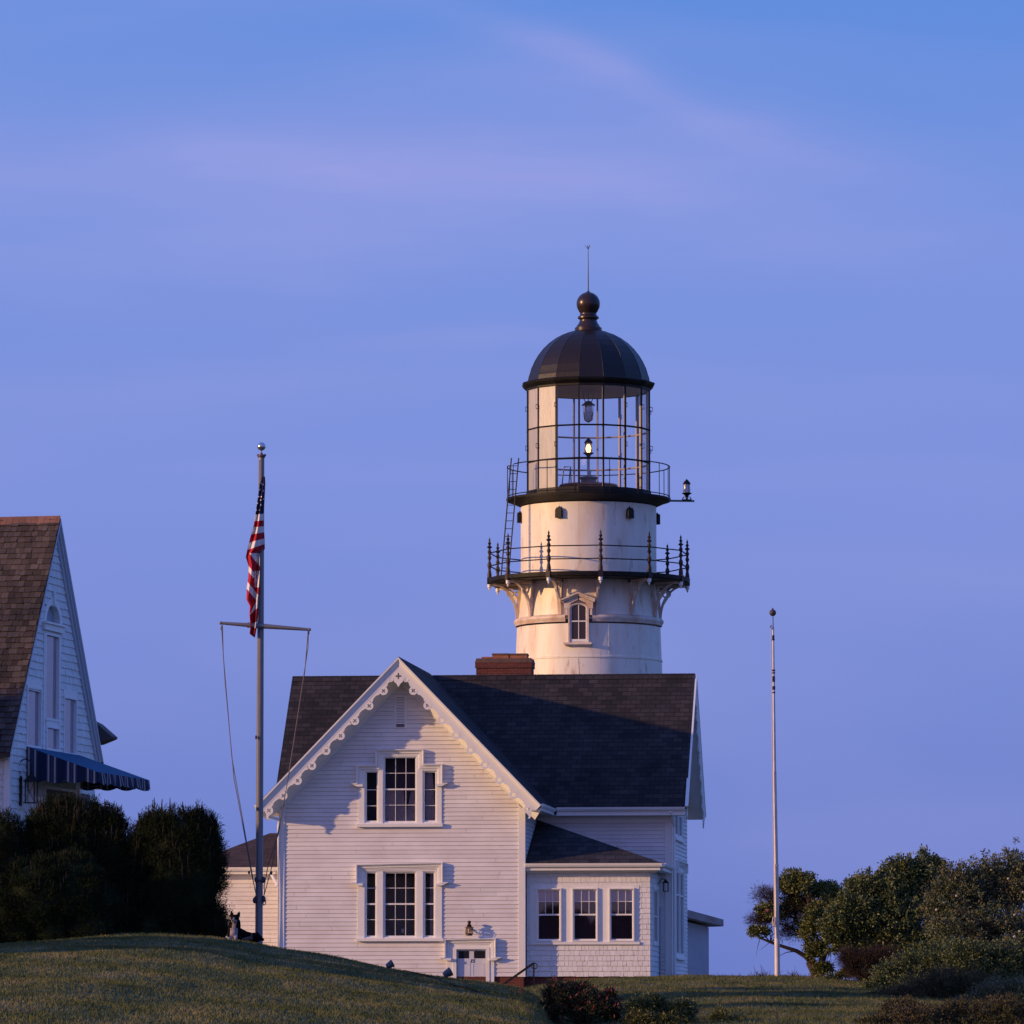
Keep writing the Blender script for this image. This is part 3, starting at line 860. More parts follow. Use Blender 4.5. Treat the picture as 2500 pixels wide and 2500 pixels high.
# --- wall lantern above the door
lx, lz = xx(1148), zz(2285)
lan = MB(); c = (lx, -.24, lz)
lan.lathe([(0, 0), (.085, 0), (.095, .02), (.095, .05), (.08, .07), (.0, .07)], 20, c)
lan.lathe([(.0, .24), (.1, .24), (.10, .26), (.06, .30), (.075, .32), (.05, .34), (.03, .36), (.055, .38), (.055, .42), (.035, .45), (0, .45)], 20, c)
for k in range(6):
    a = k * PI / 3 + .3
    lan.tube([(c[0] + .09 * math.sin(a), c[1] - .09 * math.cos(a), lz + .05), (c[0] + .095 * math.sin(a), c[1] - .095 * math.cos(a), lz + .25)], .007, 5)
for s in (-1, 1):
    lan.tube([(c[0] + s * .10, c[1], lz + .03), (c[0] + s * .115, c[1], lz + .15), (c[0] + s * .10, c[1], lz + .26)], .010, 6)
    lan.box(c[0] + s * .11 - .03, c[0] + s * .11 + .03, c[1] - .01, c[1] + .01, lz + .235, lz + .25)
lan.tube([(lx, -.03, lz + .2), (lx, -.12, lz + .14), (lx, -.16, lz + .14)], .016, 6)
lan.lathe([(0, 0), (.05, 0), (.05, .02), (0, .02)], 16, (lx, -.04, lz + .2))
lm = lan.build('wall_lantern', mat('brown_lantern_metal', (0.05, 0.02, 0.015), 0.35, metal=0.5), house)
g = MB(); g.lathe([(.0, .07), (.068, .071), (.075, .12), (.072, .2), (.06, .239), (0, .239)], 20, c)
g.build('lantern_glass', glassmat('lamp_jar', 0.08, (0.9, 0.85, 0.7)), lm)
g = MB(); g.ball((lx, -.24, lz + .15), .038, 8, (1, 1, 1.4)); g.build('bulb', mat('brass_bulb', (0.75, 0.55, 0.25), 0.25, metal=0.3), lm, smooth=True)

# --- floodlight under the right rake
fx, fz = px_x(1250, -.35, 1915), px_z(1915, -.35, 1250)
mb = MB(); mb.tube([(fx - .12, -.5, fz + .06), (fx + .02, -.3, fz + .05)], [.085, .04], 12); mb.tube([(fx + .11, -.5, fz - .04), (fx + .03, -.3, fz + .03)], [.085, .035], 12)
mb.lathe([(0, .02), (.07, .02), (.06, .12), (0, .12)], 12, (fx, -.27, fz))
mb.tube([(fx, -.27, fz + .1), (fx, -.1, fz + .2)], .02, 6)
mb.build('floodlight', mat('bronze_floodlight', (0.10, 0.055, 0.03), 0.4), house)

# --- downspout at the left corner with its elbow, and one at the right of the main block
mb = MB(); r = .045
xe = GC - HWID - .02
mb.tube([(xe - .02, -.5, EV[1] - .11), (xe + .03, -.35, EV[1] - .22), (GX0 - .05, -.06, EV[1] - .42), (GX0 - .045, -.085, EV[1] - .60), (GX0 - .045, -.085, ZB - .3)], .045, 8)
mb.build('downspout', TRIM, house)
mb = MB(); xe2 = px_x(1642, 3.6, 2100)
mb.tube([(xe2 - .02, 3.1, ME - .2), (xe2 + .0, 3.3, ME - .30), (xe2 + .05, DM - .12, ME - .65), (xe2 + .05, DM - .12, ZB - .3)], .045, 8)
mb.build('downspout', TRIM, house)

# --- sunroom at the right of the wing
BD = 0.37
BX0 = GX1 + .05; BX1 = px_x(1587, BD)
def bx(x): return px_x(x, BD, 2230)
def bz(y): return px_z(y, BD, 1430)
TB = wall(0, BD, 0, 1, 0)
BW = [(1309.5, 1371), (1397, 1460), (1487, 1549)]
bwr = [(bx(a) + .035, bx(b) - .035, bz(2296), bz(2171)) for a, b in BW]
mb = MB(); mb.T = TB
field = (bx(1294), bx(1561), bz(2300), bz(2160))
siding(mb, ZB, bz(2122), lambda z: (BX0, BX1), 0.158, [field], shingle=True, lip=.022)
mb.build('shingle_wall', SHINGLE_W, house)
rs = []
xs_ = [field[0]] + [v for q in bwr for v in (q[0] - .03, q[1] + .03)] + [field[1]]
for k in range(0, len(xs_), 2): rs.append((xs_[k], xs_[k + 1], field[2], field[3]))
for q in bwr: rs += [(q[0] - .03, q[1] + .03, q[3] + .03, field[3]), (q[0] - .03, q[1] + .03, field[2], q[2] - .03)]
bw = outline(house, rs, .022, 'window', TB)
mb = MB(); mb.T = TB
mb.box(bx(1297), bx(1562), bz(2306), bz(2299.5), 0, .07); mb.build('sill', TRIM, bw)
for q, (pa_, pb_) in zip(bwr, BW):
    mb = MB(); mb.T = TB
    o_ = .035
    for (a, b, c, d) in ((q[0] - o_, q[0], q[2] - o_, q[3] + o_), (q[1], q[1] + o_, q[2] - o_, q[3] + o_), (q[0], q[1], q[3], q[3] + o_), (q[0], q[1], q[2] - o_, q[2])):
        mb.box(a, b, c, d, .029, .085)
    mb.build('storm_frame', TRIM, bw)
    wd = q[1] - q[0]
    sash(bw, TB, q[0], q[1], q[2], q[3], vx=[q[0] + wd * .345, q[0] + wd * .665], hz=[bz(2201)], meet=bz(2233), lower_plain=True, w0=-.03, curtain=[(q[0] + .02, q[1] - .02, bz(2201), q[3], 0, 'blind')])
# side wall of the sunroom
T = wall(BX1, BD, 0, 0, 1)
def bside(px, py):
    y, z = H.side(px, py, BX1); return y - BD, z
sw = [(bside(1594, 2170)[0], bside(1605, 2170)[0], bside(1594, 2300)[1], bside(1594, 2172)[1])]
mb = MB(); mb.T = T
siding(mb, ZB, bz(2122), lambda z: (0.0, DM - BD), 0.158, [(a - .03, b + .03, c - .03, d + .03) for a, b, c, d in sw], shingle=True, lip=.022)
mb.build('shingle_wall', SHINGLE_W, house)
for q in sw:
    j = .03
    ws = outline(house, [(q[0] - .12, q[0] - j, q[2] - .1, q[3] + .1), (q[1] + j, q[1] + .12, q[2] - .1, q[3] + .1), (q[0] - j, q[1] + j, q[3] + j, q[3] + .1), (q[0] - j, q[1] + j, q[2] - .1, q[2] - j)], .04, 'window', T)
    sash(ws, T, q[0], q[1], q[2], q[3], vx=[(q[0] + q[1]) / 2], meet=(q[2] + q[3]) / 2, w0=-.03)
mb = MB(); mb.T = T; mb.box(sw[0][1] + .35, sw[0][1] + 1.0, ZB + .1, ZB + 2.15, .02, .045); mb.build('side_door', mat('grey_door', (0.30, 0.32, 0.38), 0.5), house)
# hip roof of the sunroom
ez = bz(2107) + .0; ey = 0.02; ex1 = px_x(1613, 0.0, 2107)
hz_ = hp(1311, 2002, DM)[1]; hx = px_x(1311, DM, 2002)
mb = MB()
mb.prism([(GX1 + .046, ey, ez), (ex1, ey, ez), (hx, DM - .03, hz_), (GX1 + .046, DM - .03, hz_)], (0, 0, -.10))
mb.prism([(ex1 + .001, ey, ez), (ex1 + .001, DM - .03, ez), (hx + .001, DM - .03, hz_)], (0, 0, -.10))
mb.build('sunroom_roof', ROOF, house)
mb = MB()
z = ez - .13
mb.prism([(GX1 + .046, ey, z), (GX1 + .046, ey - .07, z), (GX1 + .046, ey - .10, z + .05), (GX1 + .046, ey - .115, z + .11), (GX1 + .046, ey, z + .11)], (ex1 - GX1 - .0, 0, 0))
mb.box(GX1 + .046, ex1 - .02, ey + .001, ey + .30, z - .10, z - .001)
mb.box(GX1 + .046, ex1 - .16, ey + .20, ey + .345, z - .16, z - .101)
mb.prism([(ex1 + .0465, ey, z), (ex1 + .116, ey, z), (ex1 + .146, ey, z + .05), (ex1 + .160, ey, z + .11), (ex1 + .0465, ey, z + .11)], (0, DM - ey - .05, 0))
mb.box(ex1 - .27, ex1 + .045, ey + .301, DM - .05, z - .10, z - .001)
mb.build('gutter', TRIM, house)
# small carriage lamp on the sunroom's side
ly = bside(1617, 2160)[0] if False else 2.9
p = (BX1 + .25, BD + ly, bz(2160))
mb = MB(); mb.box(p[0] - .08, p[0] + .08, p[1] - .08, p[1] + .08, p[2] - .14, p[2] - .12)
for sx in (-1, 1):
    for sy in (-1, 1): mb.box(p[0] + sx * .07 - .01, p[0] + sx * .07 + .01, p[1] + sy * .07 - .01, p[1] + sy * .07 + .01, p[2] - .12, p[2] + .12)
mb.prism([(p[0] - .10, p[1] - .10, p[2] + .12), (p[0] + .10, p[1] - .10, p[2] + .12), (p[0], p[1] - .10, p[2] + .24)], (0, .2, 0))
mb.tube([(p[0], p[1], p[2] + .2), (p[0] - .12, p[1], p[2] + .26), (BX1 + .02, p[1], p[2] + .1)], .015, 6)
mb.build('carriage_lamp', BLACK, house)

# windows of the right gable wall
T = wall(MW1, DM, 0, 0, 1)
for q in RW:
    j = .03
    ws = outline(house, [(q[0] - .14, q[0] - j, q[2] - .1, q[3] + .14), (q[1] + j, q[1] + .14, q[2] - .1, q[3] + .14), (q[0] - j, q[1] + j, q[3] + j, q[3] + .14), (q[0] - j, q[1] + j, q[2] - .1, q[2] - j)], .04, 'window', T)
    mm = (q[0] + q[1]) / 2
    sash(ws, T, q[0], mm - .06, q[2], q[3], meet=q[4], w0=-.03); sash(ws, T, mm + .06, q[1], q[2], q[3], meet=q[4], w0=-.03, vx=[(mm + q[1]) / 2])
    mb = MB(); mb.T = T
    mb.box(mm - .03, mm + .03, q[2], q[3], 0, .04); mb.box(q[0] - .18, q[1] + .18, q[2] - .17, q[2] - .101, 0, .1)
    mb.build('sill', TRIM, ws)
    if q[4]:
        mb = MB(); mb.T = T; zt = q[3] + .12
        sweep(mb, [(q[0] - .2, zt - .1), (q[0] - .2, zt + .22), (q[1] + .2, zt + .22), (q[1] + .2, zt - .1)], HOODP)
        mb.build('hood_moulding', TRIM, ws)

# --- lower left wing with its hip roof
LD = 3.2
lx0 = px_x(548, LD, 2150) ; lx0 = px_x(470, LD, 2150)
mb = MB(); mb.T = wall(0, LD, 0, 1, 0)
siding(mb, ZB - .6, hp(600, 2128, LD)[1], lambda z: (lx0, GX0 - .30), 0.13)
mb.build('clapboard_wall', WHITE, house)
mb = MB(); mb.box(GX0 - .30, GX0 - .02, LD - .04, LD + .1, ZB - .6, hp(600, 2128, LD)[1]); mb.build('corner_board', TRIM, house)
mb = MB(); mb.T = wall(lx0, 8.5, 0, 0, -1)
siding(mb, ZB - .6, hp(600, 2128, LD)[1], lambda z: (0.0, 8.5 - LD), 0.13)
mb.build('clapboard_wall', WHITE, house)
le = hp(600, 2116, LD - .3); lez = le[1]; leg_x = lx0 - .35
rt = hp(690, 2036, 7.0); rz2 = rt[1]
mb = MB()
# hip: eave along the front, ridge towards the main block
mb.prism([(leg_x, LD - .3, lez), (GX0 - .01, LD - .3, lez), (GX0 - .01, 6.2, rz2), (px_x(690, 6.2, 2036) - .4, 6.2, rz2)], (0, 0, -.1))
mb.prism([(leg_x - .001, LD - .3, lez), (px_x(690, 6.2, 2036) - .401, 6.2, rz2), (px_x(690, 6.2, 2036) - .401, 6.3, rz2), (leg_x - .001, 9.0, lez)], (0, 0, -.1))
mb.build('side_wing_roof', ROOFR, house)
mb = MB(); z = lez - .13; ey = LD - .3
mb.prism([(leg_x, ey, z), (leg_x, ey - .07, z), (leg_x, ey - .10, z + .05), (leg_x, ey - .115, z + .11), (leg_x, ey, z + .11)], (GX0 - .2 - leg_x, 0, 0))
mb.box(leg_x, GX0 - .1, ey + .001, ey + .26, z - .10, z - .001)
mb.build('gutter', TRIM, house)
mb = MB(); xg = px_x(662, LD - .35, 2125)
mb.tube([(xg, LD - .38, lez - .12), (xg, LD - .38, lez - .22), (GX0 - .16, .4, lez - .62), (GX0 - .13, .2, lez - .70)], .045, 8)
mb.build('downspout', TRIM, house)

# --- iron handrail by the door
hr = hp(1303, 2353, -1.3); hb = hp(1240, 2392, -1.3)
rail = empty('handrail', H.O + H.ex * hr[0] + H.ey * -1.3 + Vector((0, 0, -.2)), -H.th)
tag(rail, 'black iron handrail with a curled end beside the brick steps at the house door', 'handrail')
k0 = hr[1] + .2
mb = MB()
mb.prism([(-1.1, 0, k0 - .70), (-.98, 0, k0 - .70), (0.0, 0, k0 - .02), (0, 0, k0 + .035), (-.04, 0, k0 + .035)], (0, .05, 0))
pts = [(0.0, .02, k0 + .02)]
for k in range(13):
    a = PI / 2 - k * (PI * 1.45) / 12
    pts.append((.02 + .085 * math.cos(a), .02, k0 - .065 + .085 * math.sin(a)))
mb.tube(pts, .016, 6)
mb.build('rail', BLACK, rail)
mb = MB(); mb.box(-.02, .02, 0, .04, -.3, k0); mb.build('post', BLACK, rail)
# ================================================================== LIGHTHOUSE
LY = 182.0
LC = at(1437.2, 1500, LY)
SC = LY * 1.002 / F
def tz(py): return at(1437, py, LY).z
def tr(p): return p * SC
light = empty('lighthouse', (LC.x, LY, 0.8))
tag(light, 'white cast iron lighthouse tower with black domed lantern room and two railed galleries', 'lighthouse')
Z0 = 0.8
def hz2(py): return tz(py) - Z0
def azp(r, az, z=0):
    a = rad(az); return (r * math.sin(a), -r * math.cos(a), z)
# tower shell
rb = tr(182)
mb = MB()
mb.lathe([(tr(200), 0), (tr(179), hz2(1630)), (tr(178.4), hz2(1616))], 96)
mb.lathe([(tr(178.4), hz2(1616)), (tr(175.5), hz2(1534))], 96)
mb.lathe([(tr(173.5), hz2(1524)), (tr(168), hz2(1470)), (tr(163), hz2(1426))], 96)
mb.lathe([(tr(166), hz2(1420)), (tr(166), hz2(1232))], 96)
tw = autosmooth(mb.build('tower_shell', TOWER, light), 30)
# belts, left open where the window stands
WAZ = -8.6
mb = MB()
def belt(prof, gap):
    mb.lathe(prof, 96, a0=rad(WAZ + gap), a1=rad(WAZ - gap + 360))
belt([(tr(175), hz2(1531)), (tr(179.5), hz2(1530)), (tr(180.0), hz2(1526)), (tr(183), hz2(1522)), (tr(183.3), hz2(1518)), (tr(181), hz2(1514)), (tr(176), hz2(1513)), (tr(173), hz2(1511.5))], 10.5)
autosmooth(mb.build('belt_course', TRIMR, light), 40)
mb = MB()
mb.lathe([(tr(178), hz2(1618)), (tr(180.3), hz2(1617)), (tr(180.3), hz2(1613)), (tr(178), hz2(1612))], 96)
autosmooth(mb.build('belt_course', TOWER, light), 40)
# plate seams
for (az, za, zb_, ra, rb_) in ((-9.3, 1420, 1240, 166, 166), (-9, 1616, 1680, 178.6, 183), (15, 1616, 1534, 178.4, 175.7), (-48, 1616, 1534, 178.4, 175.7), (48, 1420, 1240, 166, 166), (33, 1680, 1618, 183, 178.6), (-60, 1420, 1240, 166, 166)):
    a = rad(az); mb = MB()
    mb.tube([((tr(ra)) * math.sin(a), -tr(ra) * math.cos(a), hz2(za)), (tr(rb_) * math.sin(a), -tr(rb_) * math.cos(a), hz2(zb_))], .005, 4)
    mb.build('plate_seam', TOWER, light)
# --- window with pediment
a = rad(WAZ); dx, dy = math.cos(a), math.sin(a); rw = tr(176)
r_out = tr(178.2)
TW = wall(math.sin(a) * r_out, -math.cos(a) * r_out, 0, dx, dy)
def wu(px): return (px - 1411) * SC * 1.0
WH = .0
def arch(hw, z0, z1, n=14, flat=.45):
    """segment-headed outline"""
    pts = [(-hw, z0), (hw, z0)]
    for k in range(n + 1):
        t_ = PI * k / n
        pts.append((hw * math.cos(t_), z1 + hw * flat * math.sin(t_)))
    return pts
def ringface(mb, outer, inner, w0, w1):
    n = len(outer)
    for k in range(n):
        j = (k + 1) % n
        o1, o2, i1, i2 = outer[k], outer[j], inner[k], inner[j]
        mb.poly([(*o1, w1), (*o2, w1), (*i2, w1), (*i1, w1)])
        mb.poly([(*o1, w0), (*o2, w0), (*o2, w1), (*o1, w1)])
        mb.poly([(*i1, w0), (*i1, w1), (*i2, w1), (*i2, w0)])
zs = hz2(1581); zsp = hz2(1497)
mb = MB(); mb.T = TW
ringface(mb, arch(.355, zs, zsp - .02), arch(.305, zs, zsp - .02), -.25, .07)
ringface(mb, arch(.305, zs, zsp - .02), arch(.275, zs + .04, zsp - .02), -.25, .03)
lw = mb.build('window', TRIMR, light)
mb = MB(); mb.T = TW
mb.prism([(p[0], p[1], .005) for p in arch(.29, zs, zsp - .02)], (0, 0, -.004)); mb.build('glass_pane', mat('tower_glass', (0.035, 0.022, 0.028), 0.12, spec=0.5), lw)
mb = MB(); mb.T = TW
ringface(mb, arch(.276, zs + .04, zsp - .02), arch(.245, zs + .11, zsp - .02), .006, .03)
zmid = hz2(1530)
mb.box(-.245, .245, zmid - .020, zmid + .020, .006, .032); mb.box(-.013, .013, zs + .1, zsp + .09, .006, .028)
mb.build('sash', TRIM, lw)
mb = MB(); mb.T = TW
mb.box(-.50, .46, hz2(1586.5), hz2(1581.5), -.3, .17); mb.box(-.46, .42, hz2(1589.5), hz2(1586.5), -.3, .09)
mb.build('sill', TRIMR, lw)
# pediment
mb = MB(); mb.T = TW
pz = hz2(1476); pa_ = hz2(1460)
sweep(mb, [(-.60, pz - .02), (0, pa_), (.60, pz - .02)], [(0, -.3), (0, .20), (.05, .20), (.07, .15), (.12, .13), (.12, -.3)])
zl = hz2(1500)
for s in (-1, 1):
    mb.prism([(s * .50, pz - .13, .07), (s * .50, zl, .07), (s * .37, zl, .07), (s * .36, pz - .30, .07), (s * .25, pz - .14, .07), (s * .02, pz - .03, .07), (s * .02, pa_ - .14, .07)], (0, 0, -.37))
    mb.box(min(s * .37, s * .47), max(s * .37, s * .47), zl - .22, zl - .001, -.3, .05)
mb.build('pediment', TRIMR, lw)

# --- lower gallery: deck polygonal with 12 sides, brackets, posts, rails
PH = 6.0
RD = tr(247)
mb = MB()
mb.lathe([(tr(160), hz2(1426)), (RD * .985, hz2(1427)), (RD, hz2(1424)), (RD * 1.005, hz2(1414.6)), (tr(160), hz2(1414.6))], 60, phase=rad(PH))
mb.build('lower_gallery_deck', BLACK, light)
zd = hz2(1414.6); zu = hz2(1427)
def bracket():
    mb = MB(); th = .09
    r0, r1 = tr(164), tr(238)
    # upright on the wall, strut under the deck, quarter curve, ring
    mb.T = lambda p: (p[1], -p[0], p[2])
    hb = hz2(1513)
    mb.prism([(tr(174), -th / 2, hb), (tr(174) + .07, -th / 2, hb), (tr(166) + .10, -th / 2, zu), (tr(160), -th / 2, zu)], (0, th, 0))
    mb.box(r0, r1, -th / 2, th / 2, zu - .09, zu - .002)
    cx_, cz_ = r1 + .0, hb + .02
    ra, rz_ = r1 - tr(178) - .02, zu - .05 - cz_
    n = 18; outer = []; inner = []
    for k in range(n + 1):
        t_ = PI / 2 * k / n
        outer.append((cx_ - ra * math.cos(t_), cz_ + rz_ * math.sin(t_)))
        inner.append((cx_ - (ra + .085) * math.cos(t_), cz_ + (rz_ + .07) * math.sin(t_) + .0))
    for k in range(n):
        o1, o2, i1, i2 = outer[k], outer[k + 1], inner[k], inner[k + 1]
        mb.prism([(o1[0], -th / 2 - .012, o1[1]), (o2[0], -th / 2 - .012, o2[1]), (i2[0], -th / 2 - .012, min(i2[1], zu - .003)), (i1[0], -th / 2 - .012, i1[1])], (0, th + .024, 0))
    rc = (tr(192), zu - .31); rr = .155
    for k in range(20):
        a1, a2 = 2 * PI * k / 20, 2 * PI * (k + 1) / 20
        q = [(rc[0] + rr * math.cos(a1), -.035, rc[1] + rr * math.sin(a1)), (rc[0] + rr * math.cos(a2), -.035, rc[1] + rr * math.sin(a2)), (rc[0] + (rr - .045) * math.cos(a2), -.035, rc[1] + (rr - .045) * math.sin(a2)), (rc[0] + (rr - .045) * math.cos(a1), -.035, rc[1] + (rr - .045) * math.sin(a1))]
        mb.prism(q, (0, .07, 0))
    mb.prism([(tr(190), -.03, rc[1] - .10), (tr(196), -.03, rc[1] - .16), (tr(184), -.03, rc[1] - .42), (tr(179), -.03, rc[1] - .40)], (0, .06, 0))
    return mb
b0 = bracket().build('bracket', TRIMR, light)
def spin(o, az):
    c = o.copy(); COL.objects.link(c); c.parent = o.parent; c.rotation_euler = (0, 0, rad(az)); return c
b0.rotation_euler = (0, 0, rad(PH))
for k in range(1, 12): spin(b0, PH + 30 * k)
# post with finial
mb = MB(); rp = tr(243.5)
S = 1 / 71.5
prof = [(4.5, -6), (5.2, 0), (5.4, 10), (4.0, 18), (3.2, 22), (4.6, 28), (5.6, 33), (4.4, 38), (2.6, 42), (2.8, 46), (4.8, 50), (4.8, 53), (3.0, 56), (3.0, 60), (5.0, 66), (3.2, 70), (2.4, 74), (6.8, 77), (5.6, 79), (2.0, 82), (4.4, 87), (1.6, 91), (2.8, 95), (0.6, 100), (0, 104)]
mb.lathe([(r * S, zd + z * S) for r, z in prof], 12, (0, -rp, 0))
mb.box(-.075, .075, -rp - .08, -rp + .06, zu - .02, zd + .03)
post0 = autosmooth(mb.build('railing_post', BLACKR, light), 40)
mb = MB(); mb.lathe([(0, zu - .27), (.02, zu - .23), (.045, zu - .19), (.03, zu - .16), (.07, zu - .14), (.075, zu - .05), (.07, zu - .021), (0, zu - .021)], 12, (0, -rp, 0))
pen0 = autosmooth(mb.build('pendant', TRIM, light), 40)
for k in range(12):
    if k == 0: post0.rotation_euler = (0, 0, rad(PH)); pen0.rotation_euler = (0, 0, rad(PH))
    else: spin(post0, PH + 30 * k); spin(pen0, PH + 30 * k)
for zr in (zd + 63 * S, zd + 31 * S):
    mb = MB()
    for k in range(12):
        p = azp(rp, PH + 30 * k, zr); q = azp(rp, PH + 30 * (k + 1), zr)
        mb.tube([p, q], .022, 6, cap=False)
    mb.build('gallery_rail', BLACK, light)

# --- vents around the watch room
mb = MB(); rv = tr(166); zv = hz2(1277)
mb.prism([(-.13, -rv - .14, zv - .02), (.13, -rv - .14, zv - .02), (.115, -rv - .14, zv + .02), (.115, -rv - .14, zv + .24), (.06, -rv - .14, zv + .33), (-.06, -rv - .14, zv + .33), (-.115, -rv - .14, zv + .24), (-.115, -rv - .14, zv + .02)], (0, .20, 0))
mb.lathe([(.0, zv + .32), (.045, zv + .325), (.03, zv + .36), (.0, zv + .40)], 8, (0, -rv - .05, 0))
v0 = mb.build('vent', BLACK, light)
v0.rotation_euler = (0, 0, rad(-25.6))
for k in (1, 2, 3, 4, 5): spin(v0, -25.6 + 60.8 * k)

# --- upper gallery
R2 = tr(201)
zg = hz2(1219)
mb = MB()
mb.lathe([(tr(166), hz2(1240)), (tr(168), hz2(1237)), (tr(190), hz2(1227)), (R2, hz2(1224)), (R2 * 1.004, hz2(1219)), (tr(150), hz2(1219))], 72)
autosmooth(mb.build('upper_gallery_deck', BLACK, light), 25)
zt = hz2(1140.6)
mb = MB()
ring = [azp(R2 - .03, a_, zt) for a_ in range(-66, 270, 6)]
mb.tube(ring, .02, 6); ring = [azp(R2 - .03, a_, zg + .07) for a_ in range(0, 366, 6)]; mb.tube(ring, .018, 6, cap=False)
ring = [azp(R2 - .03, a_, zt) for a_ in range(-96, -76, 4)]; mb.tube(ring, .02, 6)
mb.build('gallery_rail', BLACK, light)
mb = MB(); mb.tube([(0, -R2 + .03, zg), (0, -R2 + .03, zt)], .014, 6); bal0 = mb.build('baluster', BLACK, light)
azs = [-31, -8, 14, 36, 59, 77, 84, 110, 140, 168, 198, 225, 250, 266, 284, 292]
bal0.rotation_euler = (0, 0, rad(azs[0]))
for a_ in azs[1:]: spin(bal0, a_)
# arm with the small outer beacon
mb = MB(); xa = tr(199); xb_ = tr(258); za = hz2(1226)
mb.tube([(tr(180), -.5, za + .03), (xa, -.5, za), (xb_, -.5, za - .01)], .035, 8)
arm = mb.build('beacon_arm', mat('grey_green_metal', (0.10, 0.13, 0.13), 0.5), light)
def beacon(c, h, lit, parent, nm):
    mb = MB(); s = h / 1.0
    mb.lathe([(0, 0), (.10 * s, 0), (.11 * s, .03 * s), (.09 * s, .06 * s), (.13 * s, .12 * s), (.26 * s, .20 * s), (.27 * s, .23 * s), (.15 * s, .24 * s), (0, .245 * s)], 20, c)
    mb.lathe([(.0, .70 * s), (.20 * s, .70 * s), (.205 * s, .76 * s), (.15 * s, .84 * s), (.05 * s, .95 * s), (.0, 1.0 * s)], 20, c)
    for k in range(4):
        a_ = k * PI / 2 + .6
        mb.tube([(c[0] + .20 * s * math.sin(a_), c[1] - .20 * s * math.cos(a_), c[2] + .23 * s), (c[0] + .17 * s * math.sin(a_), c[1] - .17 * s * math.cos(a_), c[2] + .71 * s)], .010, 5)
    bcn = autosmooth(mb.build(nm, BLACK, parent), 35)
    g = MB(); g.lathe([(.19 * s, .245 * s), (.195 * s, .4 * s), (.175 * s, .6 * s), (.165 * s, .70 * s)], 20, c)
    g.build('lamp_glass', LAMPG if lit else PALEG, bcn, smooth=True)
    if lit:
        g = MB(); g.ball((c[0], c[1], c[2] + .45 * s), .13 * s, 8, (1, 1, 1.7)); g.build('lamp_filament', LIT, bcn, smooth=True)
    return bcn
LIT = mat('lit_lamp', (0.9, 0.7, 0.4), 0.4, emit=(1.0, 0.55, 0.20), es=5.0)
LAMPG = glassmat('lit_lamp_glass', 0.10, (1.0, 0.92, 0.8), 0.1)
PALEG = mat('pale_beacon_glass', (0.62, 0.62, 0.68), 0.15, var=0.2, vs=8)
mb = MB(); xm_ = tr(239.5)
mb.box(xm_ - .16, xm_ + .16, -.58, -.42, za + .02, za + .045); mb.tube([(xm_, -.5, za + .03), (xm_, -.5, za + .13)], .04, 8)
mb.tube([(xm_ - .16, -.5, za + .03), (xm_ - .10, -.5, za + .14)], .018, 6); mb.tube([(xm_ + .16, -.5, za + .03), (xm_ + .10, -.5, za + .14)], .018, 6)
for s in (-1, 1):
    mb.tube([(xm_ + s * .15, -.5, za - .02), (xm_ + s * .15, -.5, za + .08)], .014, 5)
mb.build('beacon_foot', BLACK, arm)
beacon((xm_, -.5, za + .12), 0.64, False, arm, 'beacon')

# --- lantern room: sixteen sides
P16 = 13.0
RL = tr(152)
z_top, z_b1, z_b2, z_bot = hz2(957), hz2(1053), hz2(1133), hz2(1202)
mb = MB()
mb.lathe([(RL * .995, z_bot), (RL * 1.02, z_bot - .001), (RL * 1.02, hz2(1219.0)), (RL * .9, hz2(1219.0)), (RL * .9, z_bot), (RL * .995, z_bot)], 16, phase=rad(P16))
mb.build('lantern_sill', BLACK, light)
def vert(k, r=RL): return azp(r, P16 + 22.5 * k)
mb = MB(); mb2 = MB()
for k in range(16):
    p = vert(k); a_ = rad(P16 + 22.5 * k); m_ = Matrix.Rotation(a_, 3, 'Z')
    def Tm(q, m_=m_): v_ = m_ @ Vector(q); return (v_.x, v_.y, v_.z)
    mb.T = Tm; mb.box(-.026, .026, -RL - .012, -RL + .03, z_bot, z_top + .02)
    mb2.T = Tm; mb2.box(-.026, .026, -RL + .031, -RL + .085, z_bot, z_top + .02)
    mb.T = None; mb2.T = None
    for zb_ in (z_b1, z_b2):
        p, q = vert(k, RL + .004), vert(k + 1, RL + .004)
        mb.tube([(p[0], p[1], zb_), (q[0], q[1], zb_)], .026, 4, cap=False)
        p, q = vert(k, RL - .06), vert(k + 1, RL - .06)
        mb2.tube([(p[0], p[1], zb_), (q[0], q[1], zb_)], .028, 4, cap=False)
mb.build('lantern_bars', BLACK, light)
mb2.build('lantern_inner_bars', mat('inner_white_paint', (0.50, 0.43, 0.42), 0.6), light)
FROST2 = mat('grey_frosted_panel', (0.44, 0.41, 0.42), 0.4, col2=(0.34, 0.35, 0.37), vs=3.0, bump=0.15, bs=14, stretch=(2.5, 2.5, 0.4))
rows = [(z_bot, z_b2), (z_b2, z_b1), (z_b1, z_top + .01)]
frosted = {13, 12}         # the facets on the left that are panelled
for k in range(16):
    for (a_, b_) in rows:
        mb = MB(); p, q = vert(k, RL - .012), vert(k + 1, RL - .012)
        mb.poly([(p[0], p[1], a_), (q[0], q[1], a_), (q[0], q[1], b_), (p[0], p[1], b_)])
        o = mb.build('lantern_pane', (FROST if b_ > z_b1 + .1 else FROST2) if k in frosted else LGLASS, light)
        if k in frosted: o['label'] = 'white frosted lantern panel'
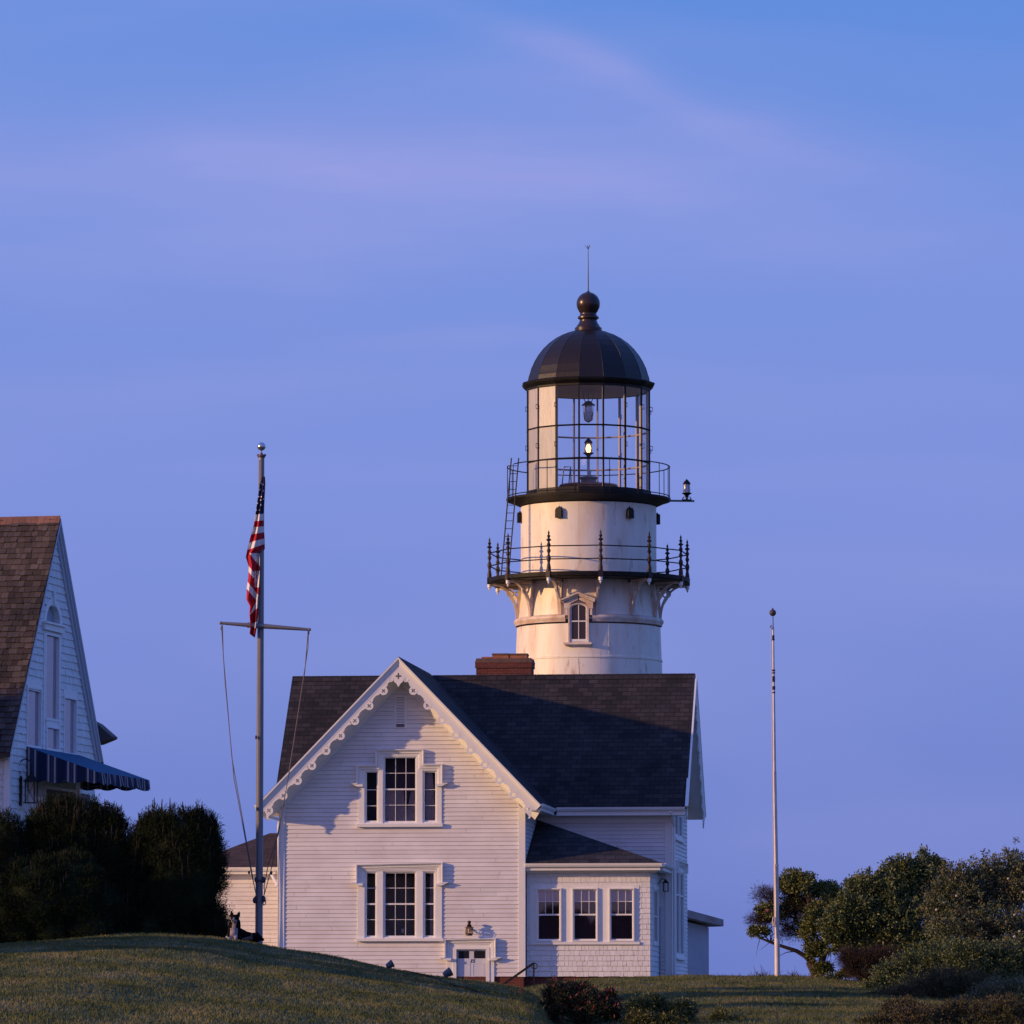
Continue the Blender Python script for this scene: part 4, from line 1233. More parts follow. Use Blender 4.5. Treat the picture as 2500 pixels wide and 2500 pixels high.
# hand grips on the bars
mb = MB()
for (y_) in (1003, 1098):
    z_ = hz2(y_)
    mb.tube([(0, -RL - .01, z_ - .085), (0, -RL - .09, z_ - .07), (0, -RL - .09, z_ + .07), (0, -RL - .01, z_ + .085)], .014, 5)
g0 = mb.build('hand_grip', BLACK, light); ks = [0, -1, -2, -3, -4, 2, 3, 4, 5]
ks = [1 - 0, 2, 3, 4, -2, -3, -4, -5, 5, 6, 8, 10]
g0.rotation_euler = (0, 0, rad(P16 + 22.5 * ks[0]))
g0.rotation_euler = (0, 0, rad(P16 + 22.5 * 1))
for k in (2, 3, -2, -3, -4, 4, 6, 8, 10): spin(g0, P16 + 22.5 * k)
# cornice and dome
mb = MB()
mb.lathe([(RL * .93, hz2(957)), (RL * 1.01, hz2(957)), (RL * 1.012, hz2(952)), (tr(158), hz2(949)), (tr(163), hz2(944)), (tr(165), hz2(939)), (tr(162), hz2(937)), (tr(154), hz2(940)), (tr(153), hz2(936))], 16, phase=rad(P16))
mb.build('lantern_cornice', BLACK, light)
mb = MB(); mb.lathe([(RL * .985, hz2(957) + .004), (0, hz2(957) + .02)], 32); mb.build('lantern_ceiling', mat('lantern_ceiling_paint', (0.60, 0.48, 0.46), 0.7), light)
mb = MB()
dome = [(152, 936), (150, 925), (147.5, 918), (143, 903), (135, 886), (126, 871), (113, 854.5), (98, 840), (80, 827), (64, 818.5), (48, 812.5), (36, 809), (28, 807)]
mb.lathe([(tr(r), hz2(y)) for r, y in dome], 16, phase=rad(P16))
do = mb.build('dome', DOME, light)
mb = MB()
for k in range(16):
    pts = [azp(tr(r) + .002, P16 + 22.5 * k, hz2(y)) for r, y in dome[:-1]]
    mb.tube(pts, .006, 4)
mb.build('dome_rib', DOME, do)
mb = MB()
mb.lathe([(tr(33), hz2(811)), (tr(33.5), hz2(801)), (tr(30), hz2(799)), (tr(29), hz2(797)), (tr(24), hz2(790)), (tr(21), hz2(783)), (tr(22), hz2(780)), (tr(26), hz2(777.5)), (tr(26), hz2(774)), (tr(22), hz2(771)), (tr(20), hz2(768)), (tr(21), hz2(762.5)), (tr(23), hz2(761))] +
         [(tr(29 * math.sin(a_)), hz2(742) - tr(29) * math.cos(a_)) for a_ in [rad(x) for x in range(56, 176, 8)]] + [(tr(2.5), hz2(711)), (0, hz2(710))], 40)
autosmooth(mb.build('ball_finial', mat('finial_metal', (0.050, 0.032, 0.032), 0.30, metal=0.3, var=.3, vs=2), light), 45)
mb = MB()
GREENROD = mat('verdigris_rod', (0.05, 0.075, 0.085), 0.5)
mb.tube([(0, 0, hz2(712)), (0, 0, hz2(705)), (0, 0, hz2(609))], [.035, .026, .013], 6)
zt_ = hz2(609)
for (dx_, dy_, h_) in ((-.11, 0, .14), (.04, 0, .17), (.07, .03, .15), (-.03, -.08, .1), (.0, .08, .12), (-.03, 0, .15)):
    mb.tube([(0, 0, zt_), (dx_, dy_, zt_ + h_)], .007, 4)
mb.build('lightning_rod', GREENROD, light)

# --- inside the lantern
WOOD = mat('orange_wood', (0.45, 0.19, 0.09), 0.5, var=.3, vs=4)
STEEL = mat('lamp_steel', (0.16, 0.15, 0.17), 0.45, metal=0.4)
PALE = mat('lamp_pole_paint', (0.66, 0.60, 0.56), 0.5)
mb = MB(); mb.lathe([(0, hz2(1184) ), (1.0, hz2(1184)), (1.03, hz2(1188)), (.9, hz2(1189)), (.9, hz2(1202)), (.83, hz2(1202)), (.83, hz2(1219)), (0, hz2(1219))][::-1], 32, (.0, 0, 0)); mb.build('lens_platform', WOOD, light)
mb = MB(); mb.lathe([(0, hz2(1183.5)), (.27, hz2(1183.5)), (.27, hz2(1171)), (.32, hz2(1170)), (.33, hz2(1165)), (.1, hz2(1163)), (0, hz2(1163))], 24, (.0, 0, 0)); ped = mb.build('lens_pedestal', STEEL, light)
mb = MB(); mb.tube([(0, 0, hz2(1163)), (0, 0, hz2(1116))], .05, 10); mb.box(-.04, .09, -.10, -.05, hz2(1160), hz2(1148)); mb.build('lamp_pole', PALE, light)
beacon((0, 0, hz2(1117)), (hz2(1068) - hz2(1117)), True, light, 'lit_beacon')
ld = bpy.data.lights.new('beacon_light', 'POINT'); ld.energy = 4; ld.color = (1, .7, .4); ld.shadow_soft_size = .08
lo_ = bpy.data.objects.new('beacon_light', ld); COL.objects.link(lo_); lo_.parent = light; lo_.location = (0, 0, hz2(1095))
mb = MB()
zc = hz2(960)
for a_ in range(0, 360, 60): mb.tube([azp(.22, a_, zc), azp(.17, a_, hz2(975)), azp(.10, a_, hz2(984))], .010, 4)
mb.lathe([(.0, hz2(978)), (.10, hz2(980)), (.16, hz2(985)), (.235, hz2(988.5)), (.22, hz2(991)), (.18, hz2(992))], 24)
hl = mb.build('hanging_lamp', STEEL, light)
mb = MB(); mb.lathe([(.20, hz2(991)), (.19, hz2(1005)), (.15, hz2(1026)), (.05, hz2(1031)), (0, hz2(1032))], 24); mb.build('lamp_glass', glassmat('ribbed_glass', .25, (.62, .58, .62), .15), hl, smooth=True)
# ladder frame inside (grey steps)
mb = MB()
p = (-.82, .3)
for (xq) in (-.95, -.72): mb.tube([(xq + .0, -.2, z_bot - .1), (xq + .10, .0, hz2(1140))], .022, 6)
mb.tube([(-.85, .0, hz2(1140)), (-.62, .0, hz2(1139.5)), (-.60, 0, hz2(1185))], .022, 6)
mb.build('inner_handrail', STEEL, light)
# --- outer ladder between the galleries
bl = (tr(-205), -tr(100), zd); tl = (tr(-180), -tr(92), hz2(1128))
mb = MB()
ddx = .125
def lad(s, k):
    b1 = Vector((bl[0], bl[1], bl[2])); t1 = Vector((tl[0], tl[1], tl[2])); v = b1.lerp(t1, k)
    return (v.x + s * ddx, v.y, v.z)
for s in (-1, 1): mb.tube([lad(s, 0), lad(s, 1)], .026, 6)
for k in range(1, 15): mb.tube([lad(-1, k / 15.0), lad(1, k / 15.0)], .012, 5)
mb.build('outer_ladder', BLACK, light)

# ================================================================== UTILITY SHED behind on the right
q = at(1700, 2380, 186.0)
shed = empty('utility_shed', (q.x, 186, 0.8), rad(24))
tag(shed, 'low pale flat roofed outbuilding just right of the house', 'shed')
def sp(px, py): v_ = at(px, py, 186.0); return (v_.x - q.x) / math.cos(rad(24)), v_.z - .8
SHEDM = mat('shed_paint', (0.52, 0.54, 0.62), 0.7, var=.12, vs=2)
x0, x1 = sp(1640, 2300)[0], sp(1731, 2300)[0]
za, zb_ = sp(1675, 2250)[1], sp(1731, 2264)[1]
zl = za + (za - zb_) * (35 / 56.)
mb = MB(); mb.prism([(x0, 0, -1), (x1, 0, -1), (x1, 0, zb_), (x0, 0, zl)], (0, 5, 0)); mb.build('wall', SHEDM, shed)
e = sp(1752, 2262)
za, zb_ = sp(1675, 2225)[1], sp(1752, 2245)[1]
zl = za + (za - zb_) * (35 / 77.)
mb = MB(); mb.prism([(x0, -.5, zl - .27), (e[0], -.5, e[1] + .002), (e[0], -.5, zb_), (x0, -.5, zl)], (0, 6, 0)); mb.build('flat_roof', mat('shed_slab', (0.42, 0.40, 0.44), 0.8, col2=(.34, .25, .23), vs=2.5), shed)

# ================================================================== LEFT HOUSE
LHY = 117.0
o2 = at(21, 1900, LHY)
N2 = Frame((o2.x, LHY, 1.0), rad(12.4))
nh = empty('shingled_house', N2.O, -N2.th)
tag(nh, 'steep roofed house with cedar shake roof and pale blue shingled gable at the left edge', 'house')
yF = N2.side(231, 1850, 0)[0]
DEP = yF
yA = DEP / 2
aZ = at(131, 1263, LHY + yA).z - 1.0
eZ1 = N2.front(10, 1835, -.35)[1]
HS = (aZ - eZ1) / (yA + .35)
def n_top(z):
    lim = (aZ - .14 - z) / HS
    if lim <= 0: return None
    return (max(0, yA - lim), min(DEP, yA + lim))
def n_top2(z):
    r_ = n_top(z)
    return r_
def ns(px, py): return N2.side(px, py, 0)
def nrect(pl_, pr_, pt, pb):     # window on the gable from photo pixels: left, right, top and bottom at the left edge
    y0 = ns(pl_, pt)[0]; y1 = ns(pr_, pt)[0]
    return (y0, y1, ns(pl_, pb)[1], ns(pl_, pt)[1])
WN = dict(c=nrect(110, 141, 1549, 1752), cb=nrect(112, 141, 1776, 1826), l=nrect(65, 97, 1679, 1818), r=nrect(155, 183, 1704, 1836))
ar = nrect(110, 144.5, 1471, 1522)
LOWW = nrect(76, 100, 1950, 2010)
T = wall(0, 0, 0, 0, 1)
hl_ = [(a - .04, b + .04, c - .04, d + .04) for a, b, c, d in (WN['c'], WN['cb'], WN['l'], WN['r'])] + [ar]
mb = MB(); mb.T = T
siding(mb, -.6, aZ - .15, n_top2, 0.168, hl_, shingle=True, lip=.026)
mb.build('shingle_wall', SHINGLE_W, nh)
mb = MB(); mb.T = wall(-8, 0, 0, 1, 0)
siding(mb, -.6, eZ1 + .4, lambda z: (0, 7.97), 0.142, (), shingle=True)
mb.build('front_wall', SHINGLE_W, nh)
mb = MB(); mb.box(-.10, .035, -.035, .001, -.6, eZ1 + .3); mb.box(.001, .034, .0012, .12, -.6, eZ1 + .4); mb.build('corner_board', TRIM, nh)
# roof with real shakes
RT = .14; rx = .14
mb = MB(); mb.prism([(rx, yA, aZ - .03), (rx, -.35, eZ1 - .03), (-9, -.35, eZ1 - .03), (-9, yA, aZ - .03)], (0, 0, -.10)); mb.build('roof', SHAKE, nh)
mb = MB(); mb.prism([(rx, yA + .001, aZ - .03), (-9, yA + .001, aZ - .03), (-9, DEP + .6, aZ - .03 - HS * (DEP + .6 - yA)), (rx, DEP + .6, aZ - .03 - HS * (DEP + .6 - yA))], (0, 0, -.10)); mb.build('roof', SHAKE, nh)
mb = MB(); L_ = math.hypot(yA + .35, aZ - eZ1); uy, uz = (yA + .35) / L_, (aZ - eZ1) / L_
ny, nz_ = -uz, uy
s_ = 0.0; CO = .16
while s_ < L_ - .05:
    x = -3.2
    while x < rx:
        wd = random.uniform(.09, .20); x2 = min(x + wd, rx)
        if x2 - x < .03: break
        j = random.uniform(-.012, .012); t0 = random.uniform(.022, .04); e_ = min(s_ + CO + .03, L_)
        a_ = s_ + j
        def rp_(x, s, h): return (x, -.35 + uy * s + ny * h, eZ1 - .03 + uz * s + nz_ * h)
        A, B, C1, D1 = rp_(x + .003, a_, t0), rp_(x2 - .003, a_, t0), rp_(x2 - .003, e_, .006), rp_(x + .003, e_, .006)
        mb.poly([A, B, C1, D1]); mb.poly([rp_(x + .003, a_, 0), rp_(x2 - .003, a_, 0), B, A])
        mb.poly([rp_(x + .003, a_, 0), A, D1]); mb.poly([rp_(x2 - .003, a_, 0), C1, B])
        x = x2
    s_ += CO
mb.build('cedar_shakes', SHAKE, nh)
mb = MB(); x = -3.2; k = 0
RIDGEM = mat('red_cedar_ridge', (0.26, 0.12, 0.085), 0.85, var=.3, vs=4, island=.2)
while x < rx - .02:
    x2 = min(x + .148, rx)
    mb.prism([(x, yA - .11, aZ - .11 * HS + .015), (x, yA, aZ + .03), (x, yA, aZ + .0), (x, yA - .11, aZ - .11 * HS - .02)], (x2 - x - .006, 0, 0))
    x = x2
mb.build('ridge_cap', RIDGEM, nh)
# rake trim of that gable
mb = MB(); mb.T = wall(.0, 0, 0, 0, 1)
sweep(mb, [(-.35, eZ1 - .06), (yA, aZ - .06), (DEP + .22, aZ - .06 - HS * (DEP + .22 - yA))], [(0, 0.0), (0, .15), (.05, .15), (.07, .11), (.12, .10), (.12, .06), (.22, .055), (.22, 0)])
mb.build('rake_moulding', mat('grey_blue_trim', (0.50, 0.53, 0.60), 0.5), nh)
# rear eave wing
g0_ = yF + .3
def nf(px, py): return N2.front(px, py, g0_)
pg = [nf(215, 1755), nf(236, 1766), nf(272.5, 1798), nf(270, 1803), nf(238, 1816), nf(215, 1818)]
mb = MB(); mb.prism([(a_, g0_, b_) for a_, b_ in pg], (0, .5, 0)); mb.build('rear_eave', mat('weathered_eave', (0.10, 0.085, 0.085), 0.8), nh)
# tall windows with drawn blinds
def ncase(rect_, w_, nm, m_=.055):
    a, b, c, d = rect_
    mb = MB(); mb.T = T
    for (e, f, g, h) in ((a - m_, a, c - m_, d + m_), (b, b + m_, c - m_, d + m_), (a, b, d, d + m_), (a, b, c - m_, c)):
        mb.box(e, f, g, h, -.05, w_)
    o = mb.build(nm, TRIM, nh)
    mb = MB(); mb.T = T; mb.box(a, b, c, d, -.052, -.045); mb.build('drawn_blind', LILAC, o)
    mb = MB(); mb.T = T; mb.poly([(a, c, -.03), (b, c, -.03), (b, d, -.03), (a, d, -.03)]); mb.build('glass_pane', GLASS, o)
    return o
for k in ('c', 'cb', 'l', 'r'): ncase(WN[k], .045, 'window')
mb = MB(); mb.T = T
a, b, c, d = WN['c']
mb.box(WN['c'][0] - .17, WN['c'][0] - .056, WN['cb'][2] - .12, WN['c'][3] + .02, 0, .04)
mb.box(WN['c'][1] + .056, WN['c'][1] + .15, WN['cb'][2] - .12, WN['c'][3] + .02, 0, .04)
mb.box(a - .26, b + .24, d + .10, d + .24, 0, .09); mb.box(a - .30, b + .28, d + .241, d + .285, 0, .14)
mb.box(WN['l'][0] - .1, WN['l'][1] + .056, WN['l'][3] + .056, WN['l'][3] + .20, 0, .032); mb.box(WN['r'][0] - .056, WN['r'][1] + .1, WN['r'][3] + .056, WN['r'][3] + .20, 0, .032)
mb.box(WN['cb'][0] - .055, WN['cb'][1] + .055, WN['cb'][3] + .0555, WN['c'][2] - .0555, -.05, .03)
mb.build('window_trim', TRIM, nh)
# arched niche
mc = (ar[0] + ar[1]) / 2; hwid = (ar[1] - ar[0]) / 2
mb = MB(); mb.T = T
def archn(hw, z0, hh, n=16):
    pts = [(mc - hw, z0), (mc + hw, z0)]
    for k in range(n + 1): pts.append((mc + hw * math.cos(PI * k / n), z0 + hh * math.sin(PI * k / n)))
    return pts
hh = ar[3] - ar[2]
ringface(mb, archn(hwid + .14, ar[2], hh + .14), archn(hwid, ar[2], hh), -.12, .035)
mb.prism([(mc - .03, ar[3] + .02, .036), (mc + .03, ar[3] + .02, .036), (mc + .045, ar[3] + .30, .036), (mc - .045, ar[3] + .30, .036)], (0, 0, .04))
an = mb.build('arched_niche', TRIM, nh)
mb = MB(); mb.T = T; mb.prism([(p_[0], p_[1], -.11) for p_ in archn(hwid, ar[2], hh)], (0, 0, -.01)); mb.build('niche_panel', mat('niche_grey', (.36, .38, .44), .7), an)
mb = MB(); mb.T = T
mb.box(ar[0] - .02, ar[1] + .02, ar[2] - .1, ar[3] - .0, -.20, -.19); mb.build('backing', ROOM, an)
# lower window, and a dark panel painted in for shade under the awning
for (pa__, pb__, pt, pb, mm_) in ((76, 97, 1952, 2040, LILAC), (108, 215, 1925, 2060, ROOM)):
    r_ = nrect(pa__, pb__, pt, pb)
    mb = MB(); mb.T = T; mb.box(r_[0], r_[1], r_[2], r_[3], .027, .035); dd2 = mb.build('window_and_shade_panel', mm_, nh)
    mb = MB(); mb.T = T
    for (e, f) in ((r_[0] - .07, r_[0]), (r_[1], r_[1] + .07)): mb.box(e, f, r_[2], r_[3] + .07, .0, .05)
    mb.box(r_[0], r_[1], r_[3], r_[3] + .07, 0, .05); mb.build('casing', TRIM, dd2)
# big black wall lantern
ly0, lz0 = ns(42, 1912); lzt = ns(42, 1872)[1]; lzb = ns(50, 1962)[1]
lc = (.28, ly0 + .15)
mb = MB(); hw = .105
for sx in (-1, 1):
    for sy in (-1, 1): mb.box(lc[0] + sx * hw - .012, lc[0] + sx * hw + .012, lc[1] + sy * hw - .012, lc[1] + sy * hw + .012, lzb + .02, lz0 + .03)
mb.box(lc[0] - .14, lc[0] + .14, lc[1] - .14, lc[1] + .14, lzb, lzb + .02)
apx_ = (lc[0], lc[1], lz0 + .24)
cs = [(lc[0] - .15, lc[1] - .15, lz0 + .031), (lc[0] + .15, lc[1] - .15, lz0 + .031), (lc[0] + .15, lc[1] + .15, lz0 + .031), (lc[0] - .15, lc[1] + .15, lz0 + .031)]
mb.poly(cs)
for k in range(4): mb.poly([cs[k], cs[(k + 1) % 4], apx_])
mb.tube([apx_, (lc[0], lc[1], lz0 + .27)], .03, 6)
for s in (-1, 1): mb.tube([(lc[0] - hw * s, lc[1] - hw, lzb + .03), (lc[0] + hw * s, lc[1] - hw, lz0 + .03)], .006, 4)
pts = [(.02, lc[1], lz0 + .05)]
for k in range(9):
    a_ = PI - PI * k / 8; pts.append((lc[0] / 2 + lc[0] / 2 * math.cos(a_), lc[1], lz0 + .40 + .14 * math.sin(a_)))
pts.append((lc[0], lc[1], lz0 + .26))
mb.tube(pts, .014, 6); mb.box(.027, .05, lc[1] - .07, lc[1] + .07, lzb - .05, lz0 + .16)
wl = mb.build('wall_lantern', BLACK, nh)
mb = MB(); mb.box(lc[0] - .09, lc[0] + .09, lc[1] - .09, lc[1] + .09, lzb + .03, lz0 + .02); mb.build('lantern_glass', LGLASS, wl)
# awning
AWN = bpy.data.materials.new('awning_stripes'); AWN.use_nodes = True
t = AWN.node_tree; b = t.nodes['Principled BSDF']; b.inputs['Roughness'].default_value = .8; b.inputs['Specular IOR Level'].default_value = .2
def stripe_mat(axis, name):
    m = bpy.data.materials.new(name); m.use_nodes = True; t = m.node_tree; b = t.nodes['Principled BSDF']
    b.inputs['Roughness'].default_value = .8; b.inputs['Specular IOR Level'].default_value = .2
    co = N(t, 'ShaderNodeTexCoord'); sp_ = N(t, 'ShaderNodeSeparateXYZ'); t.links.new(co.outputs['Object'], sp_.inputs[0])
    mu_ = N(t, 'ShaderNodeMath', operation='MULTIPLY', inp={1: 1 / .46}); t.links.new(sp_.outputs[axis], mu_.inputs[0])
    ad = N(t, 'ShaderNodeMath', operation='ADD', inp={1: 20.3}); t.links.new(mu_.outputs[0], ad.inputs[0])
    fr = N(t, 'ShaderNodeMath', operation='FRACT'); t.links.new(ad.outputs[0], fr.inputs[0])
    rp = N(t, 'ShaderNodeValToRGB'); t.links.new(fr.outputs[0], rp.inputs[0]); c = rp.color_ramp; c.interpolation = 'CONSTANT'
    navy, blue, tan = (0.011, 0.018, 0.055), (0.025, 0.055, 0.14), (0.46, 0.34, 0.27)
    st = [(0, navy), (.36, blue), (.44, tan), (.52, blue), (.56, navy), (.60, blue), (.72, navy), (.76, tan), (.84, blue), (.92, navy)]
    while len(c.elements) < len(st): c.elements.new(.5)
    for e, (p, cc) in zip(c.elements, st): e.position = p; e.color = (*cc, 1)
    t.links.new(rp.outputs[0], b.inputs['Base Color'])
    return m
AWX = stripe_mat(0, 'awning_stripes_end'); AWY = stripe_mat(1, 'awning_stripes_front')
AWT = mat('awning_blue', (0.022, 0.105, 0.21), 0.8, spec=.2)
yn, ztop = ns(62, 1822); yf = ns(192, 1858)[0]
xo, zo = N2.front(240, 1885, yn)
zbot = ns(75, 1910)[1]
aw = MB()
aw.prism([(.03, yn, ztop), (xo, yn, zo), (xo, yf, zo), (.03, yf, ztop)], (0, 0, -.012))
awn = aw.build('awning', AWT, nh)
def scal(x, per, amp): return amp * (abs(math.sin(PI * x / per)) - .5)
n = 60; xe_ = xo * .995
vz = lambda x: max(zbot - (zbot - (zo - .22)) * (x / xo), -9)
for yy in (yn - .004, yf + .004):
    mb = MB()
    for k in range(n):
        xa, xb = .03 + (xe_ - .03) * k / n, .03 + (xe_ - .03) * (k + 1) / n
        ta, tb = ztop + (zo - ztop) * xa / xo, ztop + (zo - ztop) * xb / xo
        za, zb_ = vz(xa) - scal(xa, .46, .06), vz(xb) - scal(xb, .46, .06)
        mb.poly([(xa, yy, za), (xb, yy, zb_), (xb, yy, tb), (xa, yy, ta)])
    mb.build('end_panel', AWX, awn)
mb = MB()
n = 110
for k in range(n):
    ya, yb = yn + (yf - yn) * k / n, yn + (yf - yn) * (k + 1) / n
    fa, fb = .03 * math.sin(ya * 9), .03 * math.sin(yb * 9)
    for (h0, h1, q0, q1) in ((0, .11, 0, .5), (.11, .24, .5, 1)):
        mb.poly([(xo + fa * q1 + .03 * q1, ya, zo - h1 - (scal(ya, .42, .06) if q1 == 1 else 0)), (xo + fb * q1 + .03 * q1, yb, zo - h1 - (scal(yb, .42, .06) if q1 == 1 else 0)), (xo + fb * q0 + .03 * q0, yb, zo - h0), (xo + fa * q0 + .03 * q0, ya, zo - h0)])
mb.build('valance', AWY, awn)
mb = MB()
mb.tube([(xo - .02, yn + .02, zo - .03), (xo - .02, yf - .02, zo - .03)], .02, 6)
for yy in (yn + .03, (yn + yf) / 2, yf - .03): mb.tube([(.04, yy, zbot + .05), (xo - .02, yy, zo - .03)], .016, 6)
mb.build('awning_frame', STEEL, awn)
mb = MB(); xs_, zs_ = N2.front(191, 1912, yn + 1.4); mb.box(xs_ - .04, xs_ + .04, yn + 1.36, yn + 1.44, -.9, zs_ + .15); mb.build('awning_post', TRIM, awn)
# ================================================================== GROUND
def prof(pts, Y):
    xs = []; zs = []
    for px, py in pts:
        v = at(px, py, Y); xs.append(v.x); zs.append(v.z)
    return np.array(xs), np.array(zs)
YL, YR = 108.0, 152.0
lx_, lz_ = prof([(0, 2306), (110, 2293), (250, 2284), (400, 2283), (520, 2287), (600, 2296), (640, 2305), (700, 2319), (800, 2333), (940, 2360), (1079, 2383), (1214, 2403), (1275, 2418), (1317, 2440), (1340, 2500), (1380, 2570), (1500, 2640), (2500, 2700)], YL)
lx_ = np.concatenate([[-60, -25], lx_]); lz_ = np.concatenate([[.9, 1.3], lz_])
rx_, rz_ = prof([(1150, 2425), (1285, 2414), (1330, 2405), (1420, 2393), (1500, 2388), (1700, 2384), (1900, 2384), (2000, 2389), (2100, 2396), (2500, 2420)], YR)
rx_ = np.concatenate([[-60], rx_, [60]]); rz_ = np.concatenate([[.8], rz_, [.6]])
def gnd(X, Y):
    X = np.asarray(X, float); Y = np.asarray(Y, float)
    cl = np.interp(X, lx_, lz_); cR = np.interp(X, rx_, rz_)
    s = np.clip(Y / YL, 0, 1)
    zl = -1.6 + (cl + 1.6) * (s ** 1.35) * (1 + 0.35 * (1 - s) * s)
    back = np.clip((Y - YL) / 16.0, 0, 1); back = back * back * (3 - 2 * back)
    zl = zl - back * (cl + 1.0 + 0.0) * 0.75
    s = np.clip(Y / YR, 0, 1)
    zr = -1.6 + (cR + 1.6) * (s ** 1.5) * (1 + .25 * (1 - s) * s)
    k = 14.0
    m = np.maximum(zl, zr)
    z = m + np.log(np.exp(k * (zl - m)) + np.exp(k * (zr - m))) / k - math.log(1.0) * 0
    far = np.clip((Y - 205) / 200.0, 0, 1)
    z = z - far * far * 22
    side = np.clip((np.abs(X) - 60) / 300.0, 0, 1)
    z = z - side * 6
    amp = np.clip((Y - 20) / 40, 0, 1) * np.clip((200 - Y) / 40, 0, 1)
    z = z + amp * 0.018 * (np.sin(X * 1.7 + 2 * np.sin(Y * .31)) + np.sin(Y * .93 + X * .6))
    return z
def gz(x, y): return float(gnd(x, y))
xs = np.concatenate([np.array([-3000, -1500, -700, -350, -180, -100, -60, -40, -28, -20]), np.arange(-15, 18.01, .2), np.array([22, 30, 42, 60, 100, 180, 350, 700, 1500, 3000])])
ys = np.concatenate([np.array([-300, -100, -40, -15]), np.arange(0, 55, 1.5), np.arange(55, 165, .4), np.arange(165, 210, 2.5), np.array([215, 230, 250, 280, 320, 360, 405, 600, 1200, 3000])])
GX, GY = np.meshgrid(xs, ys)
GZ = gnd(GX, GY)
vv = np.stack([GX, GY, GZ], -1).reshape(-1, 3)
nx_, ny_ = len(xs), len(ys)
ii = (np.arange(ny_ - 1)[:, None] * nx_ + np.arange(nx_ - 1)[None, :]).ravel()
ff = np.stack([ii, ii + 1, ii + nx_ + 1, ii + nx_], -1)
def np_mesh(name, v, f, mats, mi=None, smooth=False):
    me = bpy.data.meshes.new(name)
    k = f.shape[1]
    me.vertices.add(len(v)); me.vertices.foreach_set('co', np.ascontiguousarray(v, dtype=np.float32).ravel())
    me.loops.add(f.size); me.loops.foreach_set('vertex_index', np.ascontiguousarray(f, dtype=np.int32).ravel())
    me.polygons.add(len(f)); me.polygons.foreach_set('loop_start', np.arange(0, f.size, k, dtype=np.int32))
    try: me.polygons.foreach_set('loop_total', np.full(len(f), k, dtype=np.int32))
    except Exception: pass
    for m in (mats if isinstance(mats, (list, tuple)) else [mats]): me.materials.append(m)
    if mi is not None: me.polygons.foreach_set('material_index', mi.astype(np.int32))
    if smooth: me.polygons.foreach_set('use_smooth', np.ones(len(f), dtype=bool))
    me.update(calc_edges=True)
    return me
def np_obj(name, v, f, mats, parent=None, **kw):
    o = bpy.data.objects.new(name, np_mesh(name, v, f, mats, **kw)); COL.objects.link(o)
    if parent: o.parent = parent
    return o
def lawn_mat(name, gain=1.0, island=0.0, trans=False):
    m = bpy.data.materials.new(name); m.use_nodes = True; t = m.node_tree; b = t.nodes['Principled BSDF']
    b.inputs['Roughness'].default_value = .9; b.inputs['Specular IOR Level'].default_value = .15
    g = N(t, 'ShaderNodeNewGeometry')
    mp = N(t, 'ShaderNodeMapping'); mp.inputs['Scale'].default_value = (1, .22, .0)
    t.links.new(g.outputs['Position'], mp.inputs[0])
    n1 = N(t, 'ShaderNodeTexNoise', inp={'Scale': .9, 'Detail': 8.0, 'Roughness': .68}); t.links.new(mp.outputs[0], n1.inputs[0])
    n2 = N(t, 'ShaderNodeTexNoise', inp={'Scale': 4.5, 'Detail': 5.0, 'Roughness': .7}); t.links.new(mp.outputs[0], n2.inputs[0])
    rp = N(t, 'ShaderNodeValToRGB'); t.links.new(n1.outputs[0], rp.inputs[0]); c = rp.color_ramp
    st = [(.32, (.034, .045, .016)), (.45, (.058, .068, .025)), (.56, (.090, .089, .037)), (.70, (.145, .122, .060))]
    while len(c.elements) < len(st): c.elements.new(.5)
    for e, (p, cc) in zip(c.elements, st): e.position = p; e.color = (*[q * gain for q in cc], 1)
    r = N(t, 'ShaderNodeMapRange', inp={1: .25, 2: .75, 3: .80, 4: 1.20}); t.links.new(n2.outputs[0], r.inputs[0])
    vm = N(t, 'ShaderNodeVectorMath', operation='SCALE'); t.links.new(rp.outputs[0], vm.inputs[0]); t.links.new(r.outputs[0], vm.inputs[3])
    cur = vm.outputs[0]
    if island:
        r2 = N(t, 'ShaderNodeMapRange', inp={1: 0, 2: 1, 3: 1 - island, 4: 1 + island}); t.links.new(g.outputs['Random Per Island'], r2.inputs[0])
        v2 = N(t, 'ShaderNodeVectorMath', operation='SCALE'); t.links.new(cur, v2.inputs[0]); t.links.new(r2.outputs[0], v2.inputs[3]); cur = v2.outputs[0]
    t.links.new(cur, b.inputs['Base Color'])
    return m
GR = lawn_mat('lawn_soil', 1.35)
GRB = lawn_mat('grass_blades', 1.6, .08)
go = np_obj('ground', vv, ff, GR, smooth=True); tag(go, kind='structure')
# grass blades
def blades(n, xr, yr, hmin, hmax, wmin, wmax, dens=None):
    Y = RNG.uniform(yr[0], yr[1], n); X = xr[0](Y) + (xr[1](Y) - xr[0](Y)) * RNG.random(n)
    return X, Y
def mk_blades(X, Y, h, wd):
    n = len(X); z = gnd(X, Y) - .005
    a = RNG.uniform(0, PI, n); dx, dy = np.cos(a) * wd / 2, np.sin(a) * wd / 2
    lx = RNG.normal(0, .45, n) * h; ly = RNG.normal(0, .45, n) * h
    v = np.empty((n, 3, 3)); v[:, 0] = np.stack([X - dx, Y - dy, z], -1); v[:, 1] = np.stack([X + dx, Y + dy, z], -1); v[:, 2] = np.stack([X + lx, Y + ly, z + h], -1)
    return v.reshape(-1, 3), np.arange(3 * n).reshape(-1, 3)
lim = lambda px: (px - 1250) / F
n1 = 210000
Y = RNG.uniform(57, 112, n1); X = (lim(-40) + (lim(1420) - lim(-40)) * RNG.random(n1)) * Y
